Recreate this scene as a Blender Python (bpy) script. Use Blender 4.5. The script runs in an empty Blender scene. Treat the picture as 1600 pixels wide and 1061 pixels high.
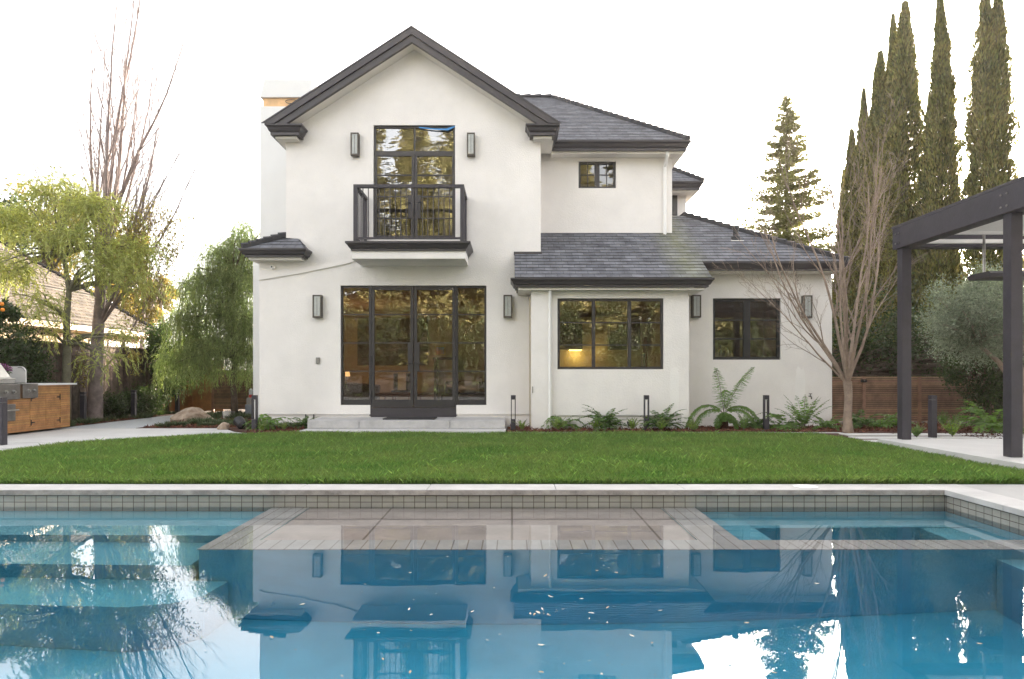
import bpy, math, random
import numpy as np
from mathutils import Vector, Matrix
from mathutils.geometry import tessellate_polygon

random.seed(7)
S = bpy.context.scene
COL = S.collection
R = math.radians

# ------------------------------------------------------------------ camera, sky, sun, exposure
F = 1066.67          # focal length in photo pixels (1600 wide)
EYE = 1.08
HOR = 587.0
cam = bpy.data.cameras.new('camera')
cam.sensor_width = 36.0
cam.lens = 36.0 * F / 1600.0
cam.shift_y = (HOR - 530.5) / 1600.0
cam.clip_start = 0.05
cam.clip_end = 2000
camo = bpy.data.objects.new('camera', cam)
COL.objects.link(camo)
camo.location = (0, 0, EYE)
camo.rotation_euler = (R(90), 0, 0)
S.camera = camo

SUN_AZ, SUN_EL = 33.0, 11.0      # azimuth clockwise from +Y
sdir = Vector((math.sin(R(SUN_AZ)) * math.cos(R(SUN_EL)), math.cos(R(SUN_AZ)) * math.cos(R(SUN_EL)), math.sin(R(SUN_EL))))
W = bpy.data.worlds.new("World")
S.world = W
W.use_nodes = True
nt = W.node_tree
for n in list(nt.nodes): nt.nodes.remove(n)
sky = nt.nodes.new('ShaderNodeTexSky')
sky.sky_type = 'NISHITA'
sky.sun_disc = False
sky.sun_elevation = R(SUN_EL)
sky.sun_rotation = R(SUN_AZ)
sky.air_density = 1.0
sky.dust_density = 3.0
sky.ozone_density = 1.0
hs = nt.nodes.new('ShaderNodeHueSaturation')
hs.inputs['Saturation'].default_value = 0.22
tint = nt.nodes.new('ShaderNodeMix'); tint.data_type = 'RGBA'; tint.blend_type = 'MULTIPLY'
tint.inputs['Factor'].default_value = 1.0
tint.inputs['B'].default_value = (1.0, 0.96, 0.935, 1)
bg = nt.nodes.new('ShaderNodeBackground')
bg.inputs['Strength'].default_value = 0.15
wo = nt.nodes.new('ShaderNodeOutputWorld')
nt.links.new(sky.outputs[0], hs.inputs['Color'])
nt.links.new(hs.outputs[0], tint.inputs['A'])
nt.links.new(tint.outputs['Result'], bg.inputs['Color'])
nt.links.new(bg.outputs[0], wo.inputs[0])

sl = bpy.data.lights.new('sun', 'SUN')
sl.energy = 2.5
sl.angle = R(0.5)
sl.color = (1.0, 0.84, 0.62)
slo = bpy.data.objects.new('sun', sl)
COL.objects.link(slo)
slo.rotation_euler = (-sdir).to_track_quat('-Z', 'Y').to_euler()
slo.location = (20, 40, 30)

S.view_settings.view_transform = 'Standard'
S.view_settings.look = 'None'
S.view_settings.gamma = 1.0
S.view_settings.use_curve_mapping = False
S.view_settings.exposure = 2.99
S.cycles.max_bounces = 10
S.cycles.transparent_max_bounces = 16
S.cycles.caustics_reflective = False
S.cycles.caustics_refractive = True
S.cycles.sample_clamp_indirect = 12.0

# ------------------------------------------------------------------ pixel helpers
def xx(px, d): return (px - 800.0) / F * d
def zz(py, d): return EYE + (HOR - py) / F * d

# ------------------------------------------------------------------ materials
def mat(name, col, rough=0.6, var=0.0, vscale=3.0, bump=0.0, bscale=60.0, metal=0.0, spec=0.5, col2=None, trans=None, island=0.0):
    m = bpy.data.materials.new(name)
    m.use_nodes = True
    t = m.node_tree; N = t.nodes; L = t.links
    b = N['Principled BSDF']
    b.inputs['Roughness'].default_value = rough
    b.inputs['Metallic'].default_value = metal
    b.inputs['Specular IOR Level'].default_value = spec
    b.inputs['Base Color'].default_value = (*col, 1)
    src = None
    tc = N.new('ShaderNodeTexCoord')
    if var > 0:
        nz = N.new('ShaderNodeTexNoise'); nz.inputs['Scale'].default_value = vscale
        nz.inputs['Detail'].default_value = 6; nz.inputs['Roughness'].default_value = 0.65
        L.new(tc.outputs['Object'], nz.inputs['Vector'])
        mx = N.new('ShaderNodeMix'); mx.data_type = 'RGBA'
        c2 = col2 or tuple(c * (1 - var) for c in col)
        mx.inputs['A'].default_value = (*[min(1, c * (1 + var * .4)) for c in col], 1) if col2 is None else (*col, 1)
        mx.inputs['B'].default_value = (*c2, 1)
        rp = N.new('ShaderNodeValToRGB')
        rp.color_ramp.elements[0].position = .35; rp.color_ramp.elements[1].position = .68
        L.new(nz.outputs['Fac'], rp.inputs['Fac'])
        L.new(rp.outputs['Color'], mx.inputs['Factor'])
        src = mx.outputs['Result']
    if island > 0:
        g = N.new('ShaderNodeNewGeometry')
        h = N.new('ShaderNodeHueSaturation')
        mr = N.new('ShaderNodeMapRange')
        mr.inputs['To Min'].default_value = 1 - island; mr.inputs['To Max'].default_value = 1 + island
        L.new(g.outputs['Random Per Island'], mr.inputs['Value'])
        L.new(mr.outputs[0], h.inputs['Value'])
        mh = N.new('ShaderNodeMapRange')
        mh.inputs['To Min'].default_value = .5 - .05 * island; mh.inputs['To Max'].default_value = .5 + .05 * island
        ml = N.new('ShaderNodeMath'); ml.operation = 'FRACT'
        mm = N.new('ShaderNodeMath'); mm.operation = 'MULTIPLY'; mm.inputs[1].default_value = 17.3
        L.new(g.outputs['Random Per Island'], mm.inputs[0]); L.new(mm.outputs[0], ml.inputs[0]); L.new(ml.outputs[0], mh.inputs['Value'])
        L.new(mh.outputs[0], h.inputs['Hue'])
        if src: L.new(src, h.inputs['Color'])
        else: h.inputs['Color'].default_value = (*col, 1)
        src = h.outputs['Color']
    if src: L.new(src, b.inputs['Base Color'])
    if bump > 0:
        nb = N.new('ShaderNodeTexNoise'); nb.inputs['Scale'].default_value = bscale; nb.inputs['Detail'].default_value = 4
        L.new(tc.outputs['Object'], nb.inputs['Vector'])
        bp = N.new('ShaderNodeBump'); bp.inputs['Strength'].default_value = bump; bp.inputs['Distance'].default_value = .02
        L.new(nb.outputs['Fac'], bp.inputs['Height'])
        L.new(bp.outputs[0], b.inputs['Normal'])
    if trans:
        tr = N.new('ShaderNodeBsdfTranslucent')
        if src:
            mt = N.new('ShaderNodeMix'); mt.data_type = 'RGBA'; mt.blend_type = 'MULTIPLY'; mt.inputs['Factor'].default_value = 1
            L.new(src, mt.inputs['A']); mt.inputs['B'].default_value = (*trans, 1)
            L.new(mt.outputs['Result'], tr.inputs['Color'])
        ms = N.new('ShaderNodeMixShader'); ms.inputs[0].default_value = 0.4
        L.new(b.outputs[0], ms.inputs[1]); L.new(tr.outputs[0], ms.inputs[2])
        L.new(ms.outputs[0], N['Material Output'].inputs['Surface'])
    return m

M = {}
M['stucco'] = mat('stucco', (.785, .755, .73), .85, .07, 1.3, .34, 38, spec=.2)
M['stucco_patch'] = mat('stucco_patch', (.82, .80, .775), .85, .04, 2, .3, 45, spec=.2)
M['soffit'] = mat('soffit', (.74, .71, .66), .8, .03, 2)
M['trim'] = mat('dark_trim', (.045, .040, .046), .42, .15, 3, .05, 30)
M['frame'] = mat('window_frame', (.036, .033, .036), .38, .1, 4)
M['black'] = mat('black_metal', (.015, .015, .017), .45)
M['post'] = mat('post_paint', (.034, .030, .040), .5, .2, 5, .12, 25)
M['bronze'] = mat('lamp_bronze', (.10, .088, .075), .5, .3, 9, .2, 40, metal=.4)
M['lampglass'] = mat('lamp_glass', (.45, .47, .46), .25, .1, 20, .2, 40)
M['white'] = mat('white_paint', (.80, .79, .77), .5)
M['concrete'] = mat('concrete', (.52, .515, .505), .75, .10, 1.5, .12, 90, spec=.3)
M['deck'] = mat('deck_concrete', (.41, .405, .40), .75, .12, 1.5, .12, 90, spec=.3)
M['coping'] = mat('coping', (.50, .49, .48), .7, .2, 1.8, .15, 70, spec=.3)
M['coping_edge'] = mat('coping_edge', (.36, .33, .31), .8, .4, 6, .3, 60)
M['stone_step'] = mat('stone_step', (.44, .43, .43), .75, .2, 4, .15, 70)
M['gravel'] = mat('gravel', (.38, .41, .44), .9, .5, 45, .9, 90, col2=(.55, .56, .57))
M['mulch'] = mat('mulch', (.11, .045, .028), .95, .6, 22, 1, 60, col2=(.035, .018, .014))
M['soil'] = mat('soil', (.09, .06, .04), .95, .4, 3, .5, 20)
M['turf'] = mat('turf', (.045, .10, .018), .9, .4, 8)
M['blade'] = mat('grass_blade', (.115, .215, .055), .5, .35, .9, col2=(.20, .255, .085), trans=(1.3, 1.5, .7), island=.45, spec=.3)
M['cedar'] = mat('cedar_slat', (.40, .20, .075), .6, .35, 5, .15, 50, island=.12)
M['brownslat'] = mat('stained_slat', (.28, .165, .105), .65, .4, 5, .15, 50, island=.25)
M['oldwood'] = mat('weathered_board', (.105, .075, .06), .9, .5, 7, .4, 40, island=.35)
M['steel'] = mat('steel', (.42, .41, .40), .28, .15, 8, metal=1)
M['steel_dull'] = mat('steel_panel', (.30, .29, .28), .38, .2, 8, metal=1)
M['greybox'] = mat('grey_box', (.17, .19, .22), .6, .1, 5)
M['rock'] = mat('boulder', (.46, .37, .29), .9, .5, 6, 1.0, 9, col2=(.24, .17, .12))
M['bark'] = mat('bark', (.13, .095, .07), .9, .5, 9, .6, 35)
M['barklight'] = mat('bark_light', (.32, .245, .19), .8, .35, 6, .4, 35, col2=(.19, .14, .11))
M['barkgreen'] = mat('bark_green', (.17, .16, .11), .85, .4, 8, .4, 35)
M['twig'] = mat('twig', (.19, .155, .14), .8, .3, 6)
M['leaf_pepper'] = mat('leaf_pepper', (.30, .34, .12), .5, .4, 1.1, trans=(1.7, 1.7, .9), island=.4, col2=(.36, .36, .13))
M['leaf_gold'] = mat('leaf_gold', (.21, .19, .06), .55, .3, 1, trans=(1.8, 1.5, .7), island=.4)
M['leaf_weep'] = mat('leaf_weep', (.29, .34, .15), .5, .4, 1.5, trans=(1.4, 1.6, .8), island=.4)
M['leaf_dark'] = mat('leaf_dark', (.05, .072, .028), .45, .5, 2, trans=(1.2, 1.5, .6), island=.45)
M['leaf_cyp'] = mat('leaf_cypress', (.18, .175, .05), .6, .45, 1.6, trans=(1.6, 1.4, .8), island=.7, col2=(.09, .105, .03))
M['leaf_con'] = mat('leaf_conifer', (.20, .21, .09), .6, .4, 1.5, trans=(1.6, 1.5, .6), island=.4)
M['leaf_olive'] = mat('leaf_olive', (.28, .31, .245), .45, .35, 2, trans=(1, 1.1, .7), island=.45, col2=(.17, .20, .145))
M['leaf_fern'] = mat('leaf_fern', (.15, .25, .07), .5, .3, 3, trans=(1.3, 1.5, .6), island=.3)
M['leaf_ferndark'] = mat('leaf_fern_dark', (.085, .155, .045), .5, .3, 3, trans=(1.3, 1.5, .6), island=.35)
M['leaf_lime'] = mat('leaf_lime', (.20, .30, .05), .5, .3, 3, trans=(1.2, 1.3, .6), island=.3)
M['tuft'] = mat('tuft', (.07, .10, .035), .6, .3, 3, island=.4)
M['purple'] = mat('petal', (.28, .06, .22), .6, island=.3)
M['orange'] = mat('orange_fruit', (.75, .25, .02), .45)
M['red'] = mat('red_cap', (.45, .02, .02), .5)
M['blue_tape'] = mat('blue_tape', (.05, .24, .55), .6)
M['fabric'] = mat('grey_fabric', (.46, .44, .42), .95, .5, 30)
M['darkfabric'] = mat('dark_fabric', (.03, .028, .026), .9)
M['wood_int'] = mat('brown_wood', (.26, .10, .05), .4, .3, 5)
M['wall_int'] = mat('interior_wall', (.42, .36, .27), .9)
M['floor_int'] = mat('interior_floor', (.30, .25, .2), .6, .2, 4)
M['rug'] = mat('rug', (.5, .47, .42), .95)
M['curtain'] = mat('curtain', (.72, .66, .54), .9, .1, 4)
M['roof_flat'] = mat('roof_underlay', (.05, .05, .052), .9)
M['pinebark'] = mat('pine_bark', (.10, .065, .045), .9, .4, 6)

def emit(name, col, s):
    m = mat(name, col, .5)
    b = m.node_tree.nodes['Principled BSDF']
    b.inputs['Emission Color'].default_value = (*col, 1); b.inputs['Emission Strength'].default_value = s
    return m
M['glow'] = emit('warm_lamp_glow', (1.0, .55, .22), .22)
M['kglow'] = emit('cabinet_light_glow', (1.0, .72, .22), .8)

def glass_mat(name, wav, scale, tintc=(.86, .88, .85), refl=1.0):
    m = bpy.data.materials.new(name); m.use_nodes = True
    t = m.node_tree; N = t.nodes; L = t.links
    N.remove(N['Principled BSDF'])
    tr = N.new('ShaderNodeBsdfTransparent'); tr.inputs[0].default_value = (*tintc, 1)
    gl = N.new('ShaderNodeBsdfGlossy'); gl.inputs['Roughness'].default_value = 0.0
    fr = N.new('ShaderNodeFresnel'); fr.inputs['IOR'].default_value = 1.9
    mr = N.new('ShaderNodeMapRange'); mr.inputs['To Min'].default_value = 0.10 * refl; mr.inputs['To Max'].default_value = 1.0
    L.new(fr.outputs[0], mr.inputs['Value'])
    ms = N.new('ShaderNodeMixShader')
    L.new(mr.outputs[0], ms.inputs[0]); L.new(tr.outputs[0], ms.inputs[1]); L.new(gl.outputs[0], ms.inputs[2])
    tc = N.new('ShaderNodeTexCoord'); mp = N.new('ShaderNodeMapping')
    mp.inputs['Scale'].default_value = (1, 1, 2.6)
    nz = N.new('ShaderNodeTexNoise'); nz.inputs['Scale'].default_value = scale; nz.inputs['Detail'].default_value = 2
    bp = N.new('ShaderNodeBump'); bp.inputs['Strength'].default_value = wav; bp.inputs['Distance'].default_value = .02
    L.new(tc.outputs['Object'], mp.inputs[0]); L.new(mp.outputs[0], nz.inputs['Vector'])
    L.new(nz.outputs['Fac'], bp.inputs['Height']); L.new(bp.outputs[0], gl.inputs['Normal'])
    L.new(ms.outputs[0], N['Material Output'].inputs['Surface'])
    return m
M['glass'] = glass_mat('window_glass', .014, 1.6, (.76, .75, .68), .9)
M['glass_wavy'] = glass_mat('upper_glass', .09, 3.0, (.66, .66, .6), 2.2)

def uvrow_mat(name, c1, c2, mortar, bw, rh, mw, bump=.3, rough=.8, moss=False, spec=.3, var=.5):
    m = bpy.data.materials.new(name); m.use_nodes = True
    t = m.node_tree; N = t.nodes; L = t.links; b = N['Principled BSDF']
    b.inputs['Roughness'].default_value = rough; b.inputs['Specular IOR Level'].default_value = spec
    uv = N.new('ShaderNodeUVMap')
    br = N.new('ShaderNodeTexBrick')
    br.inputs['Scale'].default_value = 1
    br.inputs['Color1'].default_value = (*c1, 1); br.inputs['Color2'].default_value = (*c2, 1); br.inputs['Mortar'].default_value = (*mortar, 1)
    br.inputs['Brick Width'].default_value = bw; br.inputs['Row Height'].default_value = rh; br.inputs['Mortar Size'].default_value = mw
    br.inputs['Mortar Smooth'].default_value = .1; br.inputs['Bias'].default_value = 0
    L.new(uv.outputs[0], br.inputs['Vector'])
    nz = N.new('ShaderNodeTexNoise'); nz.inputs['Scale'].default_value = 3.5; nz.inputs['Detail'].default_value = 8; nz.inputs['Roughness'].default_value = .7
    L.new(uv.outputs[0], nz.inputs['Vector'])
    mr = N.new('ShaderNodeMapRange'); mr.inputs['From Min'].default_value = .3; mr.inputs['From Max'].default_value = .7
    mr.inputs['To Min'].default_value = 1 - var; mr.inputs['To Max'].default_value = 1 + var
    L.new(nz.outputs['Fac'], mr.inputs['Value'])
    hv = N.new('ShaderNodeHueSaturation'); L.new(br.outputs['Color'], hv.inputs['Color']); L.new(mr.outputs[0], hv.inputs['Value'])
    out = hv.outputs[0]
    if moss:
        # lichen grown along the valley below the downspout, in world metres
        tc = N.new('ShaderNodeTexCoord'); sp = N.new('ShaderNodeSeparateXYZ'); L.new(tc.outputs['Object'], sp.inputs[0])
        def bump1(outp, c, w):
            a = N.new('ShaderNodeMath'); a.operation = 'SUBTRACT'; L.new(outp, a.inputs[0]); a.inputs[1].default_value = c
            q = N.new('ShaderNodeMath'); q.operation = 'ABSOLUTE'; L.new(a.outputs[0], q.inputs[0])
            k = N.new('ShaderNodeMapRange'); k.inputs['From Min'].default_value = w; k.inputs['From Max'].default_value = 0
            L.new(q.outputs[0], k.inputs['Value']); return k.outputs[0]
        m1 = bump1(sp.outputs['X'], 3.55 , .55)
        n2 = N.new('ShaderNodeTexNoise'); n2.inputs['Scale'].default_value = 6; n2.inputs['Detail'].default_value = 6
        L.new(tc.outputs['Object'], n2.inputs['Vector'])
        mu = N.new('ShaderNodeMath'); mu.operation = 'MULTIPLY'; L.new(m1, mu.inputs[0]); L.new(n2.outputs['Fac'], mu.inputs[1])
        m3 = N.new('ShaderNodeMath'); m3.operation = 'MULTIPLY'; L.new(mu.outputs[0], m3.inputs[0]); m3.inputs[1].default_value = .6
        mx = N.new('ShaderNodeMix'); mx.data_type = 'RGBA'; mx.inputs['B'].default_value = (.24, .25, .09, 1)
        L.new(m3.outputs[0], mx.inputs['Factor']); L.new(out, mx.inputs['A']); out = mx.outputs['Result']
    L.new(out, b.inputs['Base Color'])
    bp = N.new('ShaderNodeBump'); bp.inputs['Strength'].default_value = bump; bp.inputs['Distance'].default_value = .01
    L.new(br.outputs['Fac'], bp.inputs['Height']); bp.invert = True
    L.new(bp.outputs[0], b.inputs['Normal'])
    return m
M['shingle'] = uvrow_mat('slate_shingle', (.155, .160, .180), (.095, .098, .112), (.05, .05, .055), .24, .16, .005, moss=True)
M['shingle_clean'] = uvrow_mat('slate_shingle_clean', (.155, .160, .180), (.095, .098, .112), (.05, .05, .055), .24, .16, .005)
M['shake'] = uvrow_mat('wood_shake', (.17, .14, .11), (.10, .085, .07), (.02, .018, .016), .16, .2, .012)
M['tile'] = uvrow_mat('pool_tile', (.33, .32, .285), (.28, .275, .25), (.10, .085, .075), .15, .15, .010, rough=.25, spec=.5, var=.12)
M['tile_flat'] = uvrow_mat('ledge_tile', (.60, .59, .58), (.52, .51, .50), (.30, .27, .25), .11, 1.62, .005, rough=.4, var=.15)
M['shelf'] = uvrow_mat('shelf_paving', (.60, .51, .47), (.56, .475, .44), (.28, .23, .20), 1.15, 1.5, .01, rough=.6, var=.18)
M['plaster'] = mat('pool_plaster', (.25, .64, .78), .8, .12, 2.0)

# water
def water_mat():
    m = bpy.data.materials.new('pool_water_surface'); m.use_nodes = True
    t = m.node_tree; N = t.nodes; L = t.links
    N.remove(N['Principled BSDF'])
    g = N.new('ShaderNodeBsdfRefraction'); g.inputs['IOR'].default_value = 1.33; g.inputs['Roughness'].default_value = 0
    g2 = N.new('ShaderNodeBsdfGlossy'); g2.inputs['Roughness'].default_value = 0
    fr = N.new('ShaderNodeFresnel'); gm = N.new('ShaderNodeNewGeometry'); mi = N.new('ShaderNodeMapRange'); mi.inputs['To Min'].default_value = 1.92; mi.inputs['To Max'].default_value = 1.33
    L.new(gm.outputs['Backfacing'], mi.inputs['Value']); L.new(mi.outputs[0], fr.inputs['IOR'])
    mxs = N.new('ShaderNodeMixShader'); L.new(fr.outputs[0], mxs.inputs[0]); L.new(g.outputs[0], mxs.inputs[1]); L.new(g2.outputs[0], mxs.inputs[2])
    tc = N.new('ShaderNodeTexCoord')
    nz = N.new('ShaderNodeTexNoise'); nz.inputs['Scale'].default_value = 1.6; nz.inputs['Detail'].default_value = 3
    L.new(tc.outputs['Object'], nz.inputs['Vector'])
    bp = N.new('ShaderNodeBump'); bp.inputs['Strength'].default_value = .016; bp.inputs['Distance'].default_value = .05
    L.new(nz.outputs['Fac'], bp.inputs['Height']); L.new(bp.outputs[0], g.inputs['Normal']); L.new(bp.outputs[0], g2.inputs['Normal'])
    va = N.new('ShaderNodeVolumeAbsorption'); va.inputs['Color'].default_value = (.08, .82, .94, 1); va.inputs['Density'].default_value = .46
    L.new(mxs.outputs[0], N['Material Output'].inputs['Surface'])
    L.new(va.outputs[0], N['Material Output'].inputs['Volume'])
    return m
M['water'] = water_mat()

# ------------------------------------------------------------------ object helpers
ORG = {}
def tag(o, label=None, cat=None, group=None, kind=None):
    if label: o['label'] = label
    if cat: o['category'] = cat
    if group: o['group'] = group
    if kind: o['kind'] = kind
    return o
def thing(name, loc, label, cat, group=None):
    o = bpy.data.objects.new(name, None); COL.objects.link(o)
    o.location = loc; o.empty_display_size = .2
    ORG[o.name] = Vector(loc)
    return tag(o, label, cat, group)
def link(name, me, m, parent=None, org=None):
    o = bpy.data.objects.new(name, me); COL.objects.link(o)
    if m is not None: me.materials.append(M[m] if isinstance(m, str) else m)
    if parent is not None: o.parent = parent
    elif org is not None: o.location = org
    ORG[o.name] = Vector(org) if org is not None else Vector((0, 0, 0))
    return o
def copy_tree(o, loc=None, parent=None, label=None, scale=None, rotz=None):
    c = o.copy(); COL.objects.link(c)
    if parent is not None: c.parent = parent
    for ch in list(o.children): copy_tree(ch, parent=c)
    if loc is not None: c.location = loc
    if scale is not None: c.scale = scale
    if rotz is not None: c.rotation_euler[2] = rotz
    if label: c['label'] = label
    return c

class MB:
    def __init__(s): s.v = []; s.f = []; s.uv = {}
    def add(s, vs, fs, uvs=None):
        b = len(s.v); s.v += [tuple(v) for v in vs]
        for i, f in enumerate(fs):
            if uvs: s.uv[len(s.f)] = uvs[i]
            s.f.append([b + k for k in f])
        return s
    def box(s, x0, x1, y0, y1, z0, z1):
        if x0 > x1: x0, x1 = x1, x0
        if y0 > y1: y0, y1 = y1, y0
        if z0 > z1: z0, z1 = z1, z0
        v = [(x0,y0,z0),(x1,y0,z0),(x1,y1,z0),(x0,y1,z0),(x0,y0,z1),(x1,y0,z1),(x1,y1,z1),(x0,y1,z1)]
        q = [[0,3,2,1],[4,5,6,7],[0,1,5,4],[1,2,6,5],[2,3,7,6],[3,0,4,7]]
        uvs = []
        for f in q:
            P = [v[i] for i in f]
            if f in ([0,3,2,1],[4,5,6,7]): uvs.append([(p[0], p[1]) for p in P])
            elif f in ([0,1,5,4],[2,3,7,6]): uvs.append([(p[0], p[2]) for p in P])
            else: uvs.append([(p[1], p[2]) for p in P])
        return s.add(v, q, uvs)
    def prism_xz(s, poly, y0, y1):
        n = len(poly)
        v = [(x, y0, z) for x, z in poly] + [(x, y1, z) for x, z in poly]
        f = [list(range(n)), list(range(2*n-1, n-1, -1))] + [[i+n, (i+1) % n + n, (i+1) % n, i] for i in range(n)]
        return s.add(v, f)
    def prism_yz(s, poly, x0, x1):
        n = len(poly)
        v = [(x0, y, z) for y, z in poly] + [(x1, y, z) for y, z in poly]
        f = [list(range(n)), list(range(2*n-1, n-1, -1))] + [[i+n, (i+1) % n + n, (i+1) % n, i] for i in range(n)]
        return s.add(v, f)
    def prism_xy(s, poly, z0, z1):
        n = len(poly)
        v = [(x, y, z0) for x, y in poly] + [(x, y, z1) for x, y in poly]
        uv = [[(v[i][0], v[i][1]) for i in range(n)], [(v[i][0], v[i][1]) for i in range(2*n-1, n-1, -1)]]
        f = [list(range(n)), list(range(2*n-1, n-1, -1))]
        for i in range(n):
            q = [i+n, (i+1) % n + n, (i+1) % n, i]; f.append(q); uv.append([(v[k][0] + v[k][1], v[k][2]) for k in q])
        return s.add(v, f, uv)
    def tube(s, pts, rad, n=6, cap=True):
        pts = [Vector(p) for p in pts]
        if not hasattr(rad, '__len__'): rad = [rad] * len(pts)
        b = len(s.v)
        up = None
        for i, p in enumerate(pts):
            t = (pts[min(i+1, len(pts)-1)] - pts[max(i-1, 0)])
            t = t.normalized() if t.length > 1e-9 else Vector((0, 0, 1))
            if up is None:
                up = t.cross(Vector((1, .13, .05))); up = up.normalized() if up.length > .01 else t.cross(Vector((0, 1, 0))).normalized()
            up = (up - t * up.dot(t)).normalized(); w = t.cross(up)
            for k in range(n):
                a = 2 * math.pi * k / n
                s.v.append(tuple(p + (up * math.cos(a) + w * math.sin(a)) * rad[i]))
        for i in range(len(pts)-1):
            for k in range(n):
                a = b + i*n + k; c = b + i*n + (k+1) % n
                s.f.append([a, c, c+n, a+n])
        if cap:
            s.f.append([b + k for k in range(n)][::-1]); s.f.append([b + (len(pts)-1)*n + k for k in range(n)])
        return s
    def lathe(s, cx, cy, prof, n=16):
        pts = [(r, z) for r, z in prof]; b = len(s.v)
        for r, z in pts:
            for k in range(n):
                a = 2*math.pi*k/n; s.v.append((cx + r*math.cos(a), cy + r*math.sin(a), z))
        for i in range(len(pts)-1):
            for k in range(n):
                a = b+i*n+k; c = b+i*n+(k+1) % n; s.f.append([a, c, c+n, a+n])
        s.f.append([b+k for k in range(n)][::-1]); s.f.append([b+(len(pts)-1)*n+k for k in range(n)])
        return s
    def build(s, name, m, parent=None, org=None, smooth=False, bevel=0, uv=True):
        if parent is not None: o0 = ORG[parent.name]
        elif org is not None: o0 = Vector(org)
        else: o0 = Vector((0, 0, 0))
        me = bpy.data.meshes.new(name)
        me.from_pydata([(x-o0.x, y-o0.y, z-o0.z) for x, y, z in s.v], [], s.f)
        if s.uv:
            ul = me.uv_layers.new(name='UVMap').data
            for fi, p in enumerate(me.polygons):
                if fi in s.uv:
                    for k, li in enumerate(p.loop_indices): ul[li].uv = s.uv[fi][k]
        if smooth: me.polygons.foreach_set('use_smooth', [True]*len(me.polygons))
        me.update()
        o = link(name, me, m, parent, o0)
        ORG[o.name] = o0.copy()
        if bevel > 0:
            bv = o.modifiers.new('bevel', 'BEVEL'); bv.width = bevel; bv.segments = 2; bv.limit_method = 'ANGLE'
        return o

def wall_poly(outer, holes, y, t):
    """wall in an XZ plane at y (front), thickness t going back, with real openings"""
    mb = MB()
    loops = [outer] + holes
    polys = [[Vector((x, z, 0)) for x, z in lp] for lp in loops]
    flat = [p for lp in loops for p in lp]
    tris = tessellate_polygon(polys)
    v = [(x, y, z) for x, z in flat] + [(x, y+t, z) for x, z in flat]
    n = len(flat); f = []
    for a, b, c in tris:
        ax, az = flat[a]; bx, bz = flat[b]; cx, cz = flat[c]
        if (bx-ax)*(cz-az) - (bz-az)*(cx-ax) < 0: a, c = c, a
        f.append([a, b, c]); f.append([c+n, b+n, a+n])
    k = 0
    for li, lp in enumerate(loops):
        m = len(lp)
        ar = sum(lp[i][0]*lp[(i+1) % m][1] - lp[(i+1) % m][0]*lp[i][1] for i in range(m))
        for i in range(m):
            a = k+i; b = k+(i+1) % m
            q = [b, a, a+n, b+n]
            if (ar < 0) != (li > 0): q = q[::-1]
            f.append(q)
        k += m
    mb.add(v, f)
    return mb
def rect(x0, x1, z0, z1): return [(x0, z0), (x1, z0), (x1, z1), (x0, z1)]

def clip(poly, v0, v1):
    def half(P, val, keep_above):
        o = []
        for i in range(len(P)):
            a, b = P[i], P[(i+1) % len(P)]
            ia = (a[1] >= val) if keep_above else (a[1] <= val)
            ib = (b[1] >= val) if keep_above else (b[1] <= val)
            if ia: o.append(a)
            if ia != ib:
                t = (val - a[1]) / (b[1] - a[1]); o.append((a[0] + (b[0]-a[0])*t, val))
        return o
    P = half(poly, v0, True)
    return half(P, v1, False) if len(P) > 2 else []
def courses(mb, pts, origin=None, rh=.16, lift=.009, base=.012):
    """shingle courses laid over a planar convex polygon; pts[0]->pts[1] runs along the eave"""
    pts = [Vector(p) for p in pts]
    u = (pts[1] - pts[0]).normalized()
    nrm = (pts[1]-pts[0]).cross(pts[2]-pts[0]).normalized()
    if nrm.z < 0: nrm = -nrm
    w = nrm.cross(u)
    if w.z < 0: w = -w
    o = Vector(origin) if origin is not None else pts[0]
    P2 = [((p-o).dot(u), (p-o).dot(w)) for p in pts]
    if sum(P2[i][0]*P2[(i+1) % len(P2)][1] - P2[(i+1) % len(P2)][0]*P2[i][1] for i in range(len(P2))) < 0: P2 = P2[::-1]
    vmin = min(p[1] for p in P2); vmax = max(p[1] for p in P2)
    k = math.floor(vmin / rh + 1e-4)
    flip = u.cross(w).dot(nrm) < 0
    while k*rh < vmax - 1e-4:
        v0, v1 = k*rh, (k+1)*rh
        C = clip(P2, v0, v1); k += 1
        C = [c for i, c in enumerate(C) if abs(c[0]-C[i-1][0]) + abs(c[1]-C[i-1][1]) > 1e-5]
        if len(C) < 3: continue
        top = [o + u*a + w*b + nrm*(base + lift*(v1-b)/rh) for a, b in C]
        f = list(range(len(C)))
        mb.add(top, [f[::-1] if flip else f], [[C[i] for i in (f[::-1] if flip else f)]])
        lo = [c for c in C if abs(c[1]-v0) < 1e-4]
        if len(lo) >= 2:
            a0, a1 = min(c[0] for c in lo), max(c[0] for c in lo)
            q = [o+u*a0+w*v0+nrm*(base-.004), o+u*a1+w*v0+nrm*(base-.004), o+u*a1+w*v0+nrm*(base+lift), o+u*a0+w*v0+nrm*(base+lift)]
            vv = v0 + .001
            mb.add(q, [[0, 1, 2, 3]], [[(a0, vv), (a1, vv), (a1, vv), (a0, vv)]])
    # the deck below the shingles
    deck = [p + nrm*(base-.006) for p in pts] + [p - nrm*.06 for p in pts]
    n = len(pts)
    mb.add(deck, [list(range(n)), list(range(2*n-1, n-1, -1))] + [[i, i+n, (i+1) % n+n, (i+1) % n] for i in range(n)],
           [[(0, .001)]*n]*2 + [[(0, .001)]*4]*n)
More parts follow.
